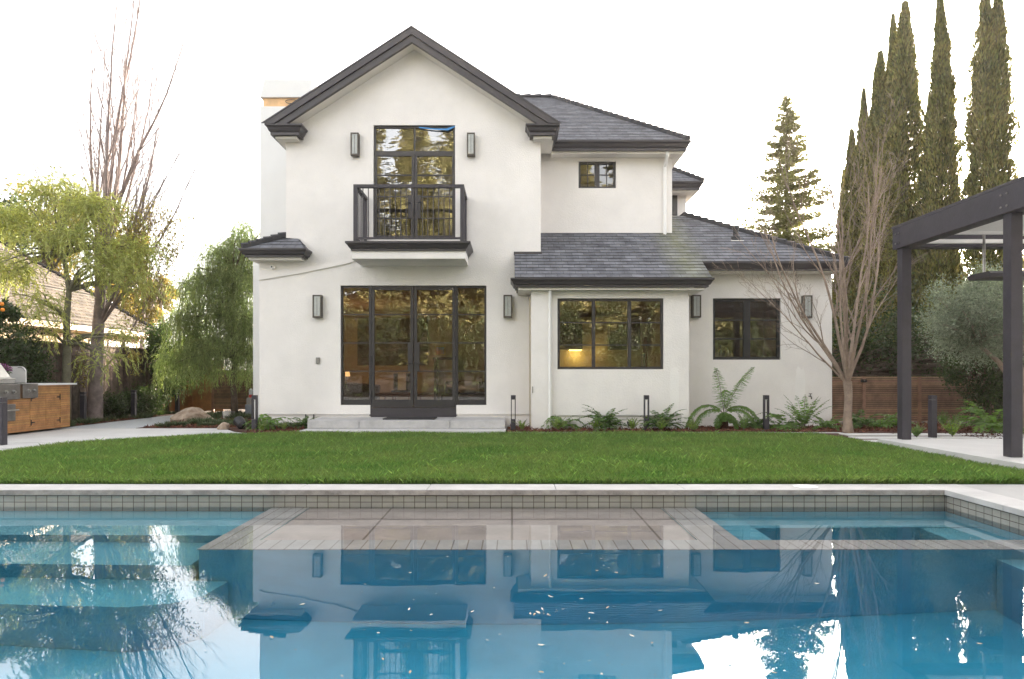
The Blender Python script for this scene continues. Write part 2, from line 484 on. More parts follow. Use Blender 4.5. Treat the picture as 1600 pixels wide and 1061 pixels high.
def sweep(mb, path, z, prof):
    """profile (outward, dz) carried along a horizontal path; outward = right of travel"""
    n = len(path); k = len(prof); b = len(mb.v)
    for i, (x, y) in enumerate(path):
        def nr(a, c):
            dx, dy = c[0]-a[0], c[1]-a[1]; l = math.hypot(dx, dy); return (dy/l, -dx/l)
        n1 = nr(path[i-1], path[i]) if i > 0 else nr(path[0], path[1])
        n2 = nr(path[i], path[i+1]) if i < n-1 else n1
        mx, my = n1[0]+n2[0], n1[1]+n2[1]; q = 1 + n1[0]*n2[0] + n1[1]*n2[1]
        mx /= q; my /= q
        for o, dz in prof: mb.v.append((x + mx*o, y + my*o, z + dz))
    for i in range(n-1):
        for j in range(k):
            a = b+i*k+j; c = b+i*k+(j+1) % k
            mb.f.append([a, a+k, c+k, c])
    mb.f.append([b+j for j in range(k)]); mb.f.append([b+(n-1)*k+j for j in range(k)][::-1])
    return mb

def np_mesh(name, V, nq, m, parent=None, org=None, corners=4, smooth=False):
    """V: (nq*corners,3) one island per polygon"""
    o0 = ORG[parent.name] if parent is not None else (Vector(org) if org is not None else Vector((0, 0, 0)))
    V = V - np.array([o0.x, o0.y, o0.z])
    me = bpy.data.meshes.new(name)
    me.vertices.add(len(V)); me.vertices.foreach_set('co', V.astype(np.float32).ravel())
    me.loops.add(nq*corners); me.loops.foreach_set('vertex_index', np.arange(nq*corners, dtype=np.int32))
    me.polygons.add(nq)
    me.polygons.foreach_set('loop_start', np.arange(0, nq*corners, corners, dtype=np.int32))
    me.update(calc_edges=True)
    o = link(name, me, m, parent, o0); ORG[o.name] = o0.copy()
    return o
def leaf_v(C, D, L, Wd, rng, bend=0):
    """diamond leaves: centres C, unit directions D"""
    n = len(C)
    rnd = rng.normal(size=(n, 3)); side = np.cross(D, rnd); side /= (np.linalg.norm(side, axis=1, keepdims=True) + 1e-9)
    L = np.broadcast_to(L, (n,))[:, None]; Wd = np.broadcast_to(Wd, (n,))[:, None]
    V = np.empty((n, 4, 3))
    V[:, 0] = C; V[:, 1] = C + D*L*.45 + side*Wd*.5; V[:, 2] = C + D*L; V[:, 3] = C + D*L*.45 - side*Wd*.5
    return V.reshape(-1, 3)
def unit(a): return a / (np.linalg.norm(a, axis=1, keepdims=True) + 1e-9)
for _k in ('tile',):
    for _n in M[_k].node_tree.nodes:
        if _n.type == 'TEX_BRICK':
            _n.offset = 0; _n.inputs['Brick Width'].default_value = .103; _n.inputs['Row Height'].default_value = .062; _n.inputs['Mortar Size'].default_value = .0035
for _n in M['tile_flat'].node_tree.nodes:
    if _n.type == 'TEX_BRICK': _n.offset = 0
for _n in M['shelf'].node_tree.nodes:
    if _n.type == 'TEX_BRICK': _n.offset = 0
# ================================================================== THE SETTING
def st(o): o['kind'] = 'structure'; return o
PX0, PX1, PY0, PY1 = -9.0, 4.13, 1.6, 6.50       # pool cavity
g = MB()
B = 700
h = [(PX0-.1, PY0-.1), (PX1+.1, PY0-.1), (PX1+.1, PY1+.1), (PX0-.1, PY1+.1)]
ou = [(-B, -B), (B, -B), (B, B), (-B, B)]
g.add([(x, y, -.07) for x, y in ou] + [(x, y, -.07) for x, y in h], [[0, 1, 5, 4], [1, 2, 6, 5], [2, 3, 7, 6], [3, 0, 4, 7]])
st(g.build('ground', 'soil'))

# pool basin
b = MB()
b.box(PX0-.3, PX1+.3, PY0-.3, PY1+.3, -2.0, -1.7)
b.box(PX0-.3, PX0, PY0-.3, PY1+.3, -1.7, -.40)
b.box(PX1, PX1+.3, PY0-.3, PY1+.3, -1.7, -.40)
b.box(PX0, PX1, PY0-.3, PY0, -1.7, -.40)
b.box(PX0, PX1, PY1, PY1+.3, -1.7, -.40)
st(b.build('pool_basin', 'plaster'))
b = MB()
b.box(PX0-.3, PX0, PY0-.3, PY1+.3, -.40, -.056)
b.box(PX1, PX1+.3, PY0-.3, PY1+.3, -.40, -.056)
b.box(PX0, PX1, PY0-.3, PY0, -.40, -.056)
b.box(PX0, PX1, PY1, PY1+.3, -.40, -.056)
st(b.build('pool_tile_wall', 'tile'))
b = MB()    # broad steps into the pool on the left, corner seat on the right, spa bench
b.box(PX0+.001, -2.33, 5.55, PY1-.001, -1.69, -.38)
b.box(PX0+.001, -2.33, 4.93, 5.549, -1.69, -.62)
b.prism_xy([(PX0+.001, 4.42), (-2.5, 4.42), (-2.25, 4.50), (-2.1, 4.65), (-2.05, 4.93), (PX0+.001, 4.93)], -1.69, -.98)
b.box(3.50, PX1-.001, 4.52, 4.93, -1.69, -.50)
b.box(1.75, 2.1, 5.23, PY1-.001, -1.69, -.48)
b.box(2.1, PX1-.001, 6.02, PY1-.001, -1.69, -.58)
b.box(3.60, PX1-.001, 5.23, 6.02, -1.69, -.62)
b.box(2.1, 3.60, 5.23, 6.02, -1.69, -1.15)
st(b.build('pool_steps', mat('step_plaster', (.24, .55, .66), .8, .1, 3)))
b = MB()
b.box(-2.28, -1.93, 5.22, PY1-.002, -.215, -.195)
b.box(1.42, 1.74, 5.22, PY1-.002, -.215, -.195)
b.box(-2.28, PX1-.002, 4.94, 5.22, -.215, -.195)
st(b.build('pool_ledge', 'tile_flat'))
b = MB()
b.box(-2.27, -1.931, 5.23, PY1-.002, -1.69, -.2155); b.box(1.421, 1.73, 5.23, PY1-.002, -1.69, -.2155); b.box(-2.27, PX1-.002, 4.95, 5.2299, -1.69, -.2155); b.box(-1.9305, 1.4205, 5.23, PY1-.004, -1.69, -.26)
st(b.build('pool_inner_wall', 'plaster'))
b = MB(); b.box(-1.93, 1.42, 5.221, PY1-.003, -.2595, -.235)
st(b.build('pool_shelf', 'shelf'))
b = MB(); b.box(PX0-.05, PX1+.05, PY0-.05, PY1+.05, -1.9, -.17)
st(b.build('pool_water', 'water'))
# coping stones round the rim
b = MB(); e = .004
n = 11
xs = [PX0 - .4 + i * (PX1 - PX0 + .37) / n for i in range(n + 1)]
for i in range(n): b.box(xs[i]+e/2, xs[i+1]-e/2, PY1-.03, PY1+.30, -.052, 0)
ys = [PY0-.3 + i * (PY1 + .30 - PY0 + .3) / 5 for i in range(6)]
for i in range(5): b.box(PX1-.03, PX1+.30, ys[i]+e/2, ys[i+1]-e/2, -.052, 0)
cp = st(b.build('pool_coping', 'coping', bevel=.006))
b = MB(); b.box(PX0, PX1-.031, PY1-.0305, PY1-.028, -.050, -.006)
st(b.build('coping_weathered_edge', 'coping_edge'))
b = MB()
b.box(PX1+.304, 14, -6, PY1+.30, -.06, -.003)
b.box(PX0-6, PX1+.30, -6, PY0-.304, -.06, -.003)
st(b.build('pool_deck', 'deck'))

# lawn
LAWN = [(-7.35, 6.83), (5.69, 6.83), (5.69, 10.45), (5.66, 12.72), (-4.0, 12.72), (-5.4, 12.45), (-6.3, 11.75), (-6.75, 11.1), (-7.05, 10.4), (-7.2, 9.5)]
b = MB(); b.prism_xy(LAWN, -.06, -.004)
st(b.build('lawn_soil', 'turf'))
def inpoly(P, x, y):
    c = np.zeros(len(x), bool); n = len(P)
    for i in range(n):
        x1, y1 = P[i]; x2, y2 = P[(i+1) % n]
        c ^= ((y1 > y) != (y2 > y)) & (x < (x2-x1)*(y-y1)/(y2-y1+1e-12)+x1)
    return c
def blades(name, P, n, hmin, hmax, w, m, seed, z=0.0, lean=.35, dens=None):
    rng = np.random.default_rng(seed)
    X = np.array(P); x = rng.uniform(X[:, 0].min(), X[:, 0].max(), n); y = rng.uniform(X[:, 1].min(), X[:, 1].max(), n)
    k = inpoly(P, x, y)
    if dens is not None: k &= rng.random(n) < dens(x, y)
    x, y = x[k], y[k]; n = len(x)
    hh = rng.uniform(hmin, hmax, n) * (1 + .25*np.sin(x*2.1+np.sin(y*3))*np.sin(y*1.7+x))
    a = rng.uniform(0, 2*np.pi, n); c, s_ = np.cos(a)*w/2, np.sin(a)*w/2
    lx, ly = rng.normal(0, lean, n)*hh, rng.normal(0, lean, n)*hh
    V = np.empty((n, 4, 3))
    V[:, 0] = np.stack([x-c, y-s_, np.full(n, z)], 1); V[:, 1] = np.stack([x+c, y+s_, np.full(n, z)], 1)
    V[:, 2] = np.stack([x+c*.6+lx*.4, y+s_*.6+ly*.4, z+hh*.6], 1)
    V[:, 3] = np.stack([x+lx, y+ly, z+hh], 1)
    return np_mesh(name, V.reshape(-1, 3), n, m)
lg = blades('lawn_grass', LAWN, 520000, .022, .062, .006, 'blade', 3, dens=lambda x, y: np.clip(1.25 - (y-6.8)/9, .45, 1))
tag(lg, 'short mown green lawn between the pool and the house', 'grass', kind='stuff')
edge = [(-7.35, 6.83), (5.69, 6.83), (5.69, 6.93), (-7.35, 6.93)]
lg2 = blades('lawn_edge_grass', edge, 16000, .03, .072, .007, 'blade', 4, lean=.5)
lg3 = blades('tall_grass', LAWN, 11000, .045, .085, .0045, mat('long_blade', (.22, .33, .09), .5, .3, 2, trans=(1.3, 1.5, .7), island=.5), 9, lean=.5)
tag(lg3, 'scattered longer blades standing out of the mown lawn', 'grass', kind='stuff')
tag(lg2, 'overhanging grass blades along the pool coping', 'grass', kind='stuff')

# paving
b = MB()
b.prism_xy([(-9.6, 11.0), (-7.15, 11.0), (-6.85, 11.35), (-6.35, 11.95), (-5.45, 12.6), (-4.9, 12.72), (-5.3, 13.05), (-5.9, 13.95), (-9.6, 13.95)], -.06, .004)
b.box(-9.6, -7.28, 8.2, 10.1, -.06, .0)
st(b.build('patio', 'concrete'))
b = MB()
for i in range(5):
    y0 = 10.18 + i*.165
    b.box(-9.6 + .2*(i % 2), -7.2 + .05*i, y0, y0+.13, -.06, .003)
st(b.build('paving_strips', 'concrete', bevel=.004))
b = MB(); b.prism_xy([(-9.25, 13.955), (-7.7, 13.955), (-7.72, 16.0), (-8.3, 18.9), (-9.3, 18.9)], -.06, .006)
st(b.build('gravel_path', 'gravel'))
b = MB(); b.box(-.06, 6.2, 12.73, 12.90, -.06, .01)
st(b.build('mow_strip', 'concrete'))
b = MB()
b.prism_xy([(-4.88, 12.74), (-4.1, 12.74), (-4.1, 14.2), (-5.2, 14.2), (-5.9, 13.96)], -.06, .012)
b.box(-.10, 6.9, 12.905, 14.33, -.06, .012)
b.prism_xy([(-7.69, 13.96), (-5.92, 13.96), (-5.3, 14.25), (-5.3, 19), (-8.2, 19), (-7.7, 16)], -.06, .010)
b.box(-10.2, -9.26, 13.96, 19.5, -.06, .008)
b.box(6.9, 12.5, 12.95, 15.5, -.06, .009)
b.box(5.695, 12.5, 10.63, 12.901, -.06, .007)
st(b.build('mulch_bed', 'mulch'))
b = MB(); b.box(5.69, 11.5, 2.0, 10.62, -.07, .10)
st(b.build('pavilion_slab', 'concrete', bevel=.008))
# bark chips in the beds (uncountable)
def chips(name, boxes, n, seed, m='mulch'):
    rng = np.random.default_rng(seed); Vs = []
    for (x0, x1, y0, y1, z) in boxes:
        k = int(n * (x1-x0)*(y1-y0)); C = np.stack([rng.uniform(x0, x1, k), rng.uniform(y0, y1, k), rng.uniform(z, z+.03, k)], 1)
        D = rng.normal(size=(k, 3)); D[:, 2] *= .45; D = unit(D)
        Vs.append(leaf_v(C, D, rng.uniform(.03, .09, k), rng.uniform(.012, .03, k), rng))
    V = np.concatenate(Vs); o = np_mesh(name, V, len(V)//4, m); return o
tag(chips('bark_mulch', [(-.05, 6.9, 12.95, 14.2, .01), (-5.0, -4.1, 12.8, 14.1, .01), (-7.6, -5.6, 14.0, 16.5, .01), (6.9, 9.5, 13, 15, .01), (-9.8, -9.3, 14, 18, .01)], 900,
          5, mat('bark_chip', (.17, .07, .042), .95, .5, 9, island=.5)), 'loose reddish brown bark mulch in the planting beds', 'mulch', kind='stuff')
tag(chips('mulch_litter', [(7.9, 12, 11, 12.9, .0)], 500, 6), 'dark bark litter around the right hand pavers', 'mulch', kind='stuff')

# ================================================================== THE HOUSE
D0, DP, DB, DW, DU = 14.26, 13.50, 13.56, 14.36, 15.3
house = thing('house', (0, D0, 0), 'two storey cream stucco house with dark trimmed gable and slate roofs', 'house')
GX = -2.04          # ridge line of the front gable
SL = .649
ZP = 8.18
def gz(x, drop=0): return ZP - SL*abs(x-GX) - drop
WIN = {}
def R_(px0, px1, py0, py1, d): return (xx(px0, d), xx(px1, d), zz(py1, d), zz(py0, d))
w_up = R_(583.5, 711, 195.5, 374, D0)
w_door = R_(532, 760, 446, 633, D0)
d_low = (xx(578.5, D0), xx(713, D0), .225, zz(632, D0))
w_bay = R_(871, 1037, 466, 577, DB)
w_wing = R_(1114, 1220, 466, 562, DW)
w_small = R_(904, 962.5, 252, 294, DU)
# front gable wall
xl, xr = -4.72, .60
outer = [(-5.28, .27), (d_low[0], .27), (d_low[0], .20), (d_low[1], .20), (d_low[1], .27), (xr+.2, .27), (xr+.2, 2.6), (xr, 3.0), (xr, gz(xr, .30)), (GX, gz(GX, .30)), (xl, gz(xl, .30)), (xl, 3.80), (-5.28, 3.60)]
hole = [(w_door[0], w_door[2]), (d_low[0], w_door[2]), (d_low[0], .222), (d_low[1], .222), (d_low[1], w_door[2]), (w_door[1], w_door[2]), (w_door[1], w_door[3]), (w_door[0], w_door[3])]
outer = [(-5.28, .27), (xr+.2, .27), (xr+.2, 2.6), (xr, 3.0), (xr, gz(xr, .30)), (GX, gz(GX, .30)), (xl, gz(xl, .30)), (xl, 3.80), (-5.28, 3.60)]
hole = [(w_door[0], w_door[2]), (w_door[1], w_door[2]), (w_door[1], w_door[3]), (w_door[0], w_door[3])]
# the door opening runs down to the sill, so the wall is cut at its foot
outer = [(-5.28, .27), (d_low[0], .27), (d_low[0], w_door[2]), (w_door[0], w_door[2]), (w_door[0], w_door[3]), (w_door[1], w_door[3]), (w_door[1], w_door[2]), (d_low[1], w_door[2]), (d_low[1], .27)] + outer[1:]
wall_poly(outer, [rect(*w_up)], D0, .24).build('wall', 'stucco', house)
b = MB(); b.box(-5.25, xr+.2, D0+.035, D0+.2, -.06, .268)
b.build('plinth', 'stucco', house)
# side and rear walls of the main block
b = MB()
b.box(-5.28, -5.04, D0+.241, 24, -.06, 3.55)
b.box(-4.72, -4.50, D0+.241, 24, 3.4, 6.1)
b.box(.36, .60, D0+.241, 24, 3.0, 6.1)
b.box(-5.28, 6.72, 24.01, 24.2, -.06, 3.0)
b.box(-4.72, 4.7, 24.21, 24.4, 3.0, 6.1)
b.build('wall', 'stucco', house)
# bay: pilaster + front
b = MB(); b.box(xx(830, DP), xx(862, DP), DP, D0-.003, -.05, 2.84)
b.build('pilaster', 'stucco', house, bevel=.01)
bx0, bx1 = xx(862, DP)+.002, xx(1076.5, DB)
wall_poly(rect(bx0, bx1, .29, 2.84), [rect(*w_bay)], DB, .22).build('wall', 'stucco', house)
b = MB(); b.box(bx0, bx1-.15, DB+.04, DB+.2, -.06, .288); b.box(bx1-.148, bx1, DB+.002, DB+.2, -.06, .288)
b.box(bx1-.22, bx1, DB+.221, DW+.1, -.06, 2.9)
b.build('plinth', 'stucco', house)
# right wing
wx0, wx1 = bx1+.002, xx(1300, DW)
wall_poly(rect(wx0, wx1, .17, 3.50), [rect(*w_wing)], DW, .22).build('wall', 'stucco', house)
b = MB(); b.box(wx0, wx1, DW-.03, DW+.19, -.06, .12); b.box(wx0, wx1-.01, DW+.02, DW+.2, .121, .168)
b.box(wx1-.22, wx1, DW+.221, 24, -.06, 3.26)
b.build('plinth', 'stucco', house)
# upper right wall
wall_poly(rect(.601, xx(1050, DU), 3.0, 6.12), [rect(*w_small)], DU, .22).build('wall', 'stucco', house)
b = MB(); b.box(xx(1050, DU)-.22, xx(1050, DU), DU+.221, 24, 3.6, 6.12); b.build('wall', 'stucco', house)
# rear projection seen past the corner
b = MB(); b.box(xx(1050, DU)+.05, 4.72, 18.5, 18.7, 4.0, 6.12); b.box(4.5, 4.72, 18.701, 24, 3.6, 6.12); b.build('wall', 'stucco', house)
b = MB(); b.box(xx(1046, 18.5), xx(1058, 18.5), 18.47, 18.499, zz(337, 18.5), zz(296, 18.5)); b.build('window', 'frame', house)
# white patched plaster
b = MB()
rng0 = random.Random(5)
def blob(cx, cz, w, h, y):
    pts = []
    for i in range(28):
        a = 2*math.pi*i/28; rr = 1 + rng0.uniform(-.10, .10)
        ca, sa = math.cos(a), math.sin(a); e = 2/3.2
        pts.append((cx + w*rr*math.copysign(abs(ca)**e, ca), cz + h*rr*math.copysign(abs(sa)**e, sa)))
    b.prism_xz(pts, y-.003, y+.001)
b = MB(); blob(xx(1250, DW), zz(612, DW), .105, .50, DW)
b.build('plaster_patch', 'stucco_patch', house); b = MB()
blob(xx(1054, DB), zz(612, DB), .09, .47, DB)
b.build('plaster_patch', 'stucco_patch', house)

# --- roofs
EZ = 6.20
def roof(polys, m='shingle_clean'):
    mb = MB()
    for p, o in polys: courses(mb, p, o)
    return mb.build('roof', m, house)
yf, yb = 13.88, 24.6
ed = 2.97
zl = ZP - SL*ed - .02
r1 = roof([([(GX-ed, yb, zl), (GX-ed, yf, zl), (GX, yf, ZP-.02), (GX, yb, ZP-.02)], None),
           ([(GX+ed, yf, zl), (GX+ed, yb, zl), (GX, yb, ZP-.02), (GX, yf, ZP-.02)], None)])
ux1, uy0, uz = 3.84, 14.86, 6.20
s2 = .62
ry = 19.2; rz = uz + s2*(ry-uy0)
roof([([(.80, uy0, uz), (ux1, uy0, uz), (1.12, ry, rz), (-3.6, ry, rz), (-3.6, 18.5, uz+s2*(18.5-uy0)), (.80, uy0+.05, uz+s2*.05)], (.80, uy0, uz)),
      ([(ux1, uy0, uz), (ux1, 23.5, uz), (1.12, ry, rz)], None)])
def ridge(p, q, n):
    b = MB()
    p, q = Vector(p), Vector(q)
    for i in range(n):
        a = p.lerp(q, i/n); c = p.lerp(q, (i+1.12)/n); a.z += .05; c.z += .03
        b.tube([a, c], [.075, .06], 5)
    b.build('ridge_cap', 'shingle_clean', house)
ridge((ux1, uy0, uz), (1.12, ry, rz), 26)
ridge((1.12, ry, rz), (-3.6, ry, rz), 16)
# rear projection roof
roof([([(3.5, 18.0, 6.2), (5.03, 18.0, 6.2), (4.35, 19.15, 6.91), (3.5, 19.15, 6.91)], None), ([(5.03, 18, 6.2), (5.03, 22, 6.2), (4.35, 19.15, 6.91)], None)])
ridge((5.03, 18.0, 6.2), (4.35, 19.15, 6.91), 8)
# lower slope over bay and wing: one plane
lz0, ly0 = 2.97, 13.22
def lp(x, y): return (x, y, lz0 + s2*(y-ly0))
org_ = lp(.05, ly0)
wex, wey = 3.87, 13.9
hx, hy = 4.15, 16.3
roof([([lp(.05, ly0), lp(.62, ly0), lp(.62, D0+.02), lp(.05, D0+.02)], org_),
      ([lp(.62, ly0), lp(xx(1050, DU)+.0, ly0), lp(xx(1050, DU)+.0, DU+.03), lp(.62, DU+.03)], org_),
      ([lp(xx(1050, DU), ly0), lp(wex, ly0), lp(wex, hy), lp(xx(1050, DU), hy)], org_),
      ([lp(wex, wey), lp(6.86, wey), lp(hx, hy), lp(wex, hy)], org_),
      ([lp(6.86, wey), (6.86, 20, lp(0, wey)[2]), (hx, 18, lp(0, hy)[2]), lp(hx, hy)], None)], 'shingle')
ridge(lp(6.86, wey), lp(hx, hy), 20)
ridge(lp(hx, hy), (3.9, 18, lp(0, hy)[2]), 4)
# little skirt roof at the left corner
q0 = (-5.50, 13.88, 3.66); q1 = (-4.22, 13.88, 3.66); pk = (-4.74, D0+.05, 4.0)
roof([([q0, q1, (-4.46, D0, 3.93), pk], None), ([(-5.50, 17.5, 3.66), q0, pk, (-4.74, 17.5, 4.0)], None), ([q1, (-4.22, D0, 3.66), (-4.46, D0, 3.93)], None)])
ridge(q0, pk, 6)

# --- gutters and cornices
G = [(0, 0), (.135, 0), (.135, -.03), (.10, -.06), (.075, -.12), (.045, -.15), (.045, -.20), (0, -.20)]
gb = MB()
yg = 13.99
sweep(gb, [(-4.89, 24.4), (-4.89, yg), (-4.40, yg), (-4.40, D0-.002)], EZ, G)
sweep(gb, [(.41, D0-.002), (.41, yg), (.84, yg), (.84, 14.97), (3.77, 14.97), (3.77, 24.3)], EZ, G)
gb.box(-4.89, -4.40, yg, D0-.003, EZ-.19, EZ-.004); gb.box(.41, .84, yg, D0-.003, EZ-.19, EZ-.004)
gb.build('cornice_gutter', 'trim', house)
gb = MB(); sweep(gb, [(3.5, 18.1), (4.93, 18.1), (4.93, 23)], EZ, G)
gb.build('cornice_gutter', 'trim', house)
G2 = [(0, 0), (.13, 0), (.13, -.03), (.095, -.07), (.07, -.12), (.04, -.13), (.04, -.165), (0, -.165)]
gb = MB(); sweep(gb, [(.10, 13.9), (.10, 13.33), (3.79, 13.33), (3.79, 13.99), (6.80, 13.99)][0:3] + [(3.79, 14.2)], 2.975, G2)
gb.build('cornice_gutter', 'trim', house)
gb = MB(); sweep(gb, [(3.80, 14.02), (6.78, 14.02), (6.78, 23)], 3.40, G2)
gb.build('cornice_gutter', 'trim', house)
gb = MB(); sweep(gb, [(-5.42, 17.4), (-5.42, 13.97), (-4.30, 13.97), (-4.30, D0-.002)], 3.67, G2)
gb.box(-5.42, -4.30, 13.97, D0-.003, 3.51, 3.66)
gb.build('cornice_gutter', 'trim', house)
# soffits
def soff(*a):
    q = MB(); q.box(*a); q.build('soffit', 'soffit', house)
soff(-4.86, -4.43, 14.02, D0-.002, EZ-.25, EZ-.201); soff(-4.88, -4.722, D0, 24, EZ-.24, EZ-.195)
soff(.44, .82, 14.02, D0-.002, EZ-.25, EZ-.201); soff(.602, .86, D0+.002, 15.0, EZ-.24, EZ-.195)
soff(.861, 3.78, 14.99, DU-.002, EZ-.24, EZ-.195); soff(xx(1050, DU)+.002, 3.78, DU, 24, EZ-.24, EZ-.195)
soff(3.62, 4.92, 18.12, 18.498, EZ-.24, EZ-.2); soff(4.722, 4.92, 18.5, 23, EZ-.24, EZ-.2)
soff(.12, 3.77, 13.35, DB-.002, 2.76, 2.80); soff(.12, .38, DB, D0-.002, 2.76, 2.80); soff(bx1+.002, 3.77, DB, DW-.04, 2.76, 2.80)
soff(3.79, 6.76, 14.04, DW-.002, 3.21, 3.26)
soff(-5.40, -4.32, 13.99, D0-.002, 3.46, 3.505); soff(-5.40, -5.282, D0, 17.4, 3.46, 3.5)
# rake boards
rb = MB()
def rake(y0, y1, a, c, ext):
    for s in (-1, 1):
        ea = (ZP-a-6.204)/SL; ec = (ZP-c-6.204)/SL
        P = [(GX, ZP-a), (GX+s*ea, 6.204), (GX+s*ec, 6.204), (GX, ZP-c)]
        if s > 0: P = P[::-1]
        rb.prism_xz(P, y0, y1)
rake(13.84, 13.90, .035, .17, 2.99)
rake(13.875, 13.955, .171, .315, 2.86)
rake(13.83, 13.86, .0, .034, 3.0)
rb.build('rake_board', 'trim', house)
rb = MB(); rake(13.956, D0-.002, .25, .30, 2.8); rb.build('soffit', 'soffit', house)
# flashing lines where roof meets wall
fb = MB()
fb.box(.60, xx(1050, DU)+.02, DU-.02, DU-.002, 3.235+.02, 3.29)
fb.box(.04, .62, D0-.03, D0-.002, 3.60, 3.665)
fb.box(.60, .625, D0, DU, 3.6, 3.62)
fb.build('flashing', 'trim', house)
# side of the bay roof
sb = MB(); sb.prism_yz([(13.36, 2.80), (D0-.002, 2.80), (D0-.002, 3.48), (13.36, 2.93)], .09, .12); sb.build('rake_board', 'trim', house)

# --- chimney
ch = MB(); cd = 16.0
cx0, cx1 = xx(406, cd), xx(486.5, cd)
ch.box(cx0, cx1, cd, cd+1.1, 3.5, zz(166, cd))
t0, t1 = zz(152, cd), zz(123.5, cd)
ch.prism_xz([(cx0, zz(152, cd)), (cx1, zz(152, cd)), (cx1, zz(123.5, cd)), (xx(412.5, cd), zz(123.5, cd))], cd, cd+1.1)
ch.box(cx0-.17, cx1, cd+.02, cd+1.1, -.05, 3.88)
c = ch.build('chimney', mat('chimney_paint', (.76, .76, .75), .8, .03, 2, .1, 40), house, bevel=.01)
w = MB(); w.box(cx0+.06, cx1, cd+.05, cd+1.0, zz(166, cd)+.002, zz(152, cd)-.002); w.build('flue_opening', mat('flue_timber', (.72, .46, .24), .7, .2, 6), c)
w = MB(); w.tube([(xx(455, cd)+.14*math.cos(a*math.pi/10), cd+.02, zz(158, cd)+.045*math.sin(a*math.pi/10)) for a in range(21)], .008, 5); w.build('chain', 'black', c)

# --- windows
def window(x0, x1, z0, z1, y, fw, cols, rows, name='window', glass='glass', mun=.022, inset=.05, dep=.07, fm='frame'):
    """frame with real muntins; cols / rows give bar centres and half widths"""
    yf_ = y + inset
    mb = MB()
    mb.box(x0+.002, x0+fw, yf_, yf_+dep, z0+.002, z1-.002); mb.box(x1-fw, x1-.002, yf_, yf_+dep, z0+.002, z1-.002)
    mb.box(x0+fw, x1-fw, yf_, yf_+dep, z0+.002, z0+fw); mb.box(x0+fw, x1-fw, yf_, yf_+dep, z1-fw, z1-.002)
    o = mb.build(name, fm, house)
    for c, hw in cols: 
        m2 = MB(); m2.box(c-hw, c+hw, yf_-.004, yf_+dep-.004, z0+fw, z1-fw); m2.build('mullion', fm, o)
    edges = [x0+fw] + [e for c, hw in cols for e in (c-hw, c+hw)] + [x1-fw]
    for i in range(0, len(edges), 2):
        for r in rows:
            m2 = MB(); m2.box(edges[i]+.001, edges[i+1]-.001, yf_+.012, yf_+dep-.02, r-mun/2, r+mun/2); m2.build('muntin', fm, o)
        m2 = MB(); m2.add([(edges[i], yf_+.035, z0+fw), (edges[i+1], yf_+.035, z0+fw), (edges[i+1], yf_+.035, z1-fw), (edges[i], yf_+.035, z1-fw)], [[0, 1, 2, 3]])
        m2.build('pane', glass, o)
    return o
Z0 = lambda py: zz(py, D0+.05)
X0 = lambda px: xx(px, D0+.05)
# big garden doors: two sidelights and a pair of doors
for (a, c) in ((533, 579), (713, 759.5)):
    o = window(X0(a)-.01, X0(c)+.01, w_door[2], w_door[3], D0, .045, [], [Z0(491.5), Z0(535.8), Z0(580)], 'sidelight', inset=.05)
    m2 = MB(); m2.box(X0(a)+.035, X0(c)-.035, D0+.048, D0+.11, w_door[2]+.045, Z0(624.5)); m2.build('bottom_rail', 'frame', o)
def door(px0, px1, hinge):
    x0, x1 = X0(px0), X0(px1); y = D0+.035; z0, z1 = Z0(636), w_door[3]-.03
    mb = MB(); sw = .062
    mb.box(x0, x0+sw, y, y+.06, z0, z1); mb.box(x1-sw, x1, y, y+.06, z0, z1); mb.box(x0+sw, x1-sw, y, y+.06, z1-sw, z1); mb.box(x0+sw, x1-sw, y, y+.06, z0, Z0(624.5))
    for r in (491.5, 535.8, 580): mb.box(x0+sw, x1-sw, y+.012, y+.045, Z0(r)-.011, Z0(r)+.011)
    o = mb.build('garden_door', 'frame', house)
    mb = MB(); mb.add([(x0+sw, y+.03, z0), (x1-sw, y+.03, z0), (x1-sw, y+.03, z1), (x0+sw, y+.03, z1)], [[0, 1, 2, 3]]); mb.build('pane', 'glass', o)
    lx0, lx1 = (x1-.115, x1-.012) if hinge < 0 else (x0+.012, x0+.115)
    mb = MB(); mb.box(lx0, lx1, y-.012, y-.001, Z0(580), Z0(536)); mb.build('lock_plate', 'frame', o)
    mb = MB(); kx = x1-.045 if hinge < 0 else x0+.045
    mb.tube([(kx, y-.013, Z0(568)), (kx, y-.06, Z0(568))], .011, 8); mb.tube([(kx, y-.06, Z0(568)), (kx+hinge*.12, y-.065, Z0(568))], .010, 8)
    mb.build('handle', 'black', o)
    if hinge < 0: mb = MB(); mb.tube([(kx, y-.013, Z0(561)), (kx, y-.022, Z0(561))], .014, 10); mb.build('deadbolt', 'black', o)
    hxx = x0 if hinge < 0 else x1
    mb = MB()
    for r in (455, 511, 565, 620):
        mb = MB(); mb.tube([(hxx, y-.006, Z0(r)), (hxx, y-.006, Z0(r-9))], .013, 8); mb.build('hinge', 'black', o)
door(580.5, 646, -1); door(647, 711.5, 1)
b = MB(); b.box(X0(577.5), X0(580), D0+.03, D0+.11, .24, w_door[3]-.004); b.box(X0(712), X0(714.5), D0+.03, D0+.11, .24, w_door[3]-.004); b.box(X0(580), X0(712), D0+.03, D0+.11, w_door[3]-.028, w_door[3]-.004)
b.build('door_frame', 'frame', house)
b = MB(); b.box(d_low[0]+.002, d_low[1]-.002, D0+.02, D0+.15, .215, Z0(636.6)); b.build('kick_panel', 'trim', house)
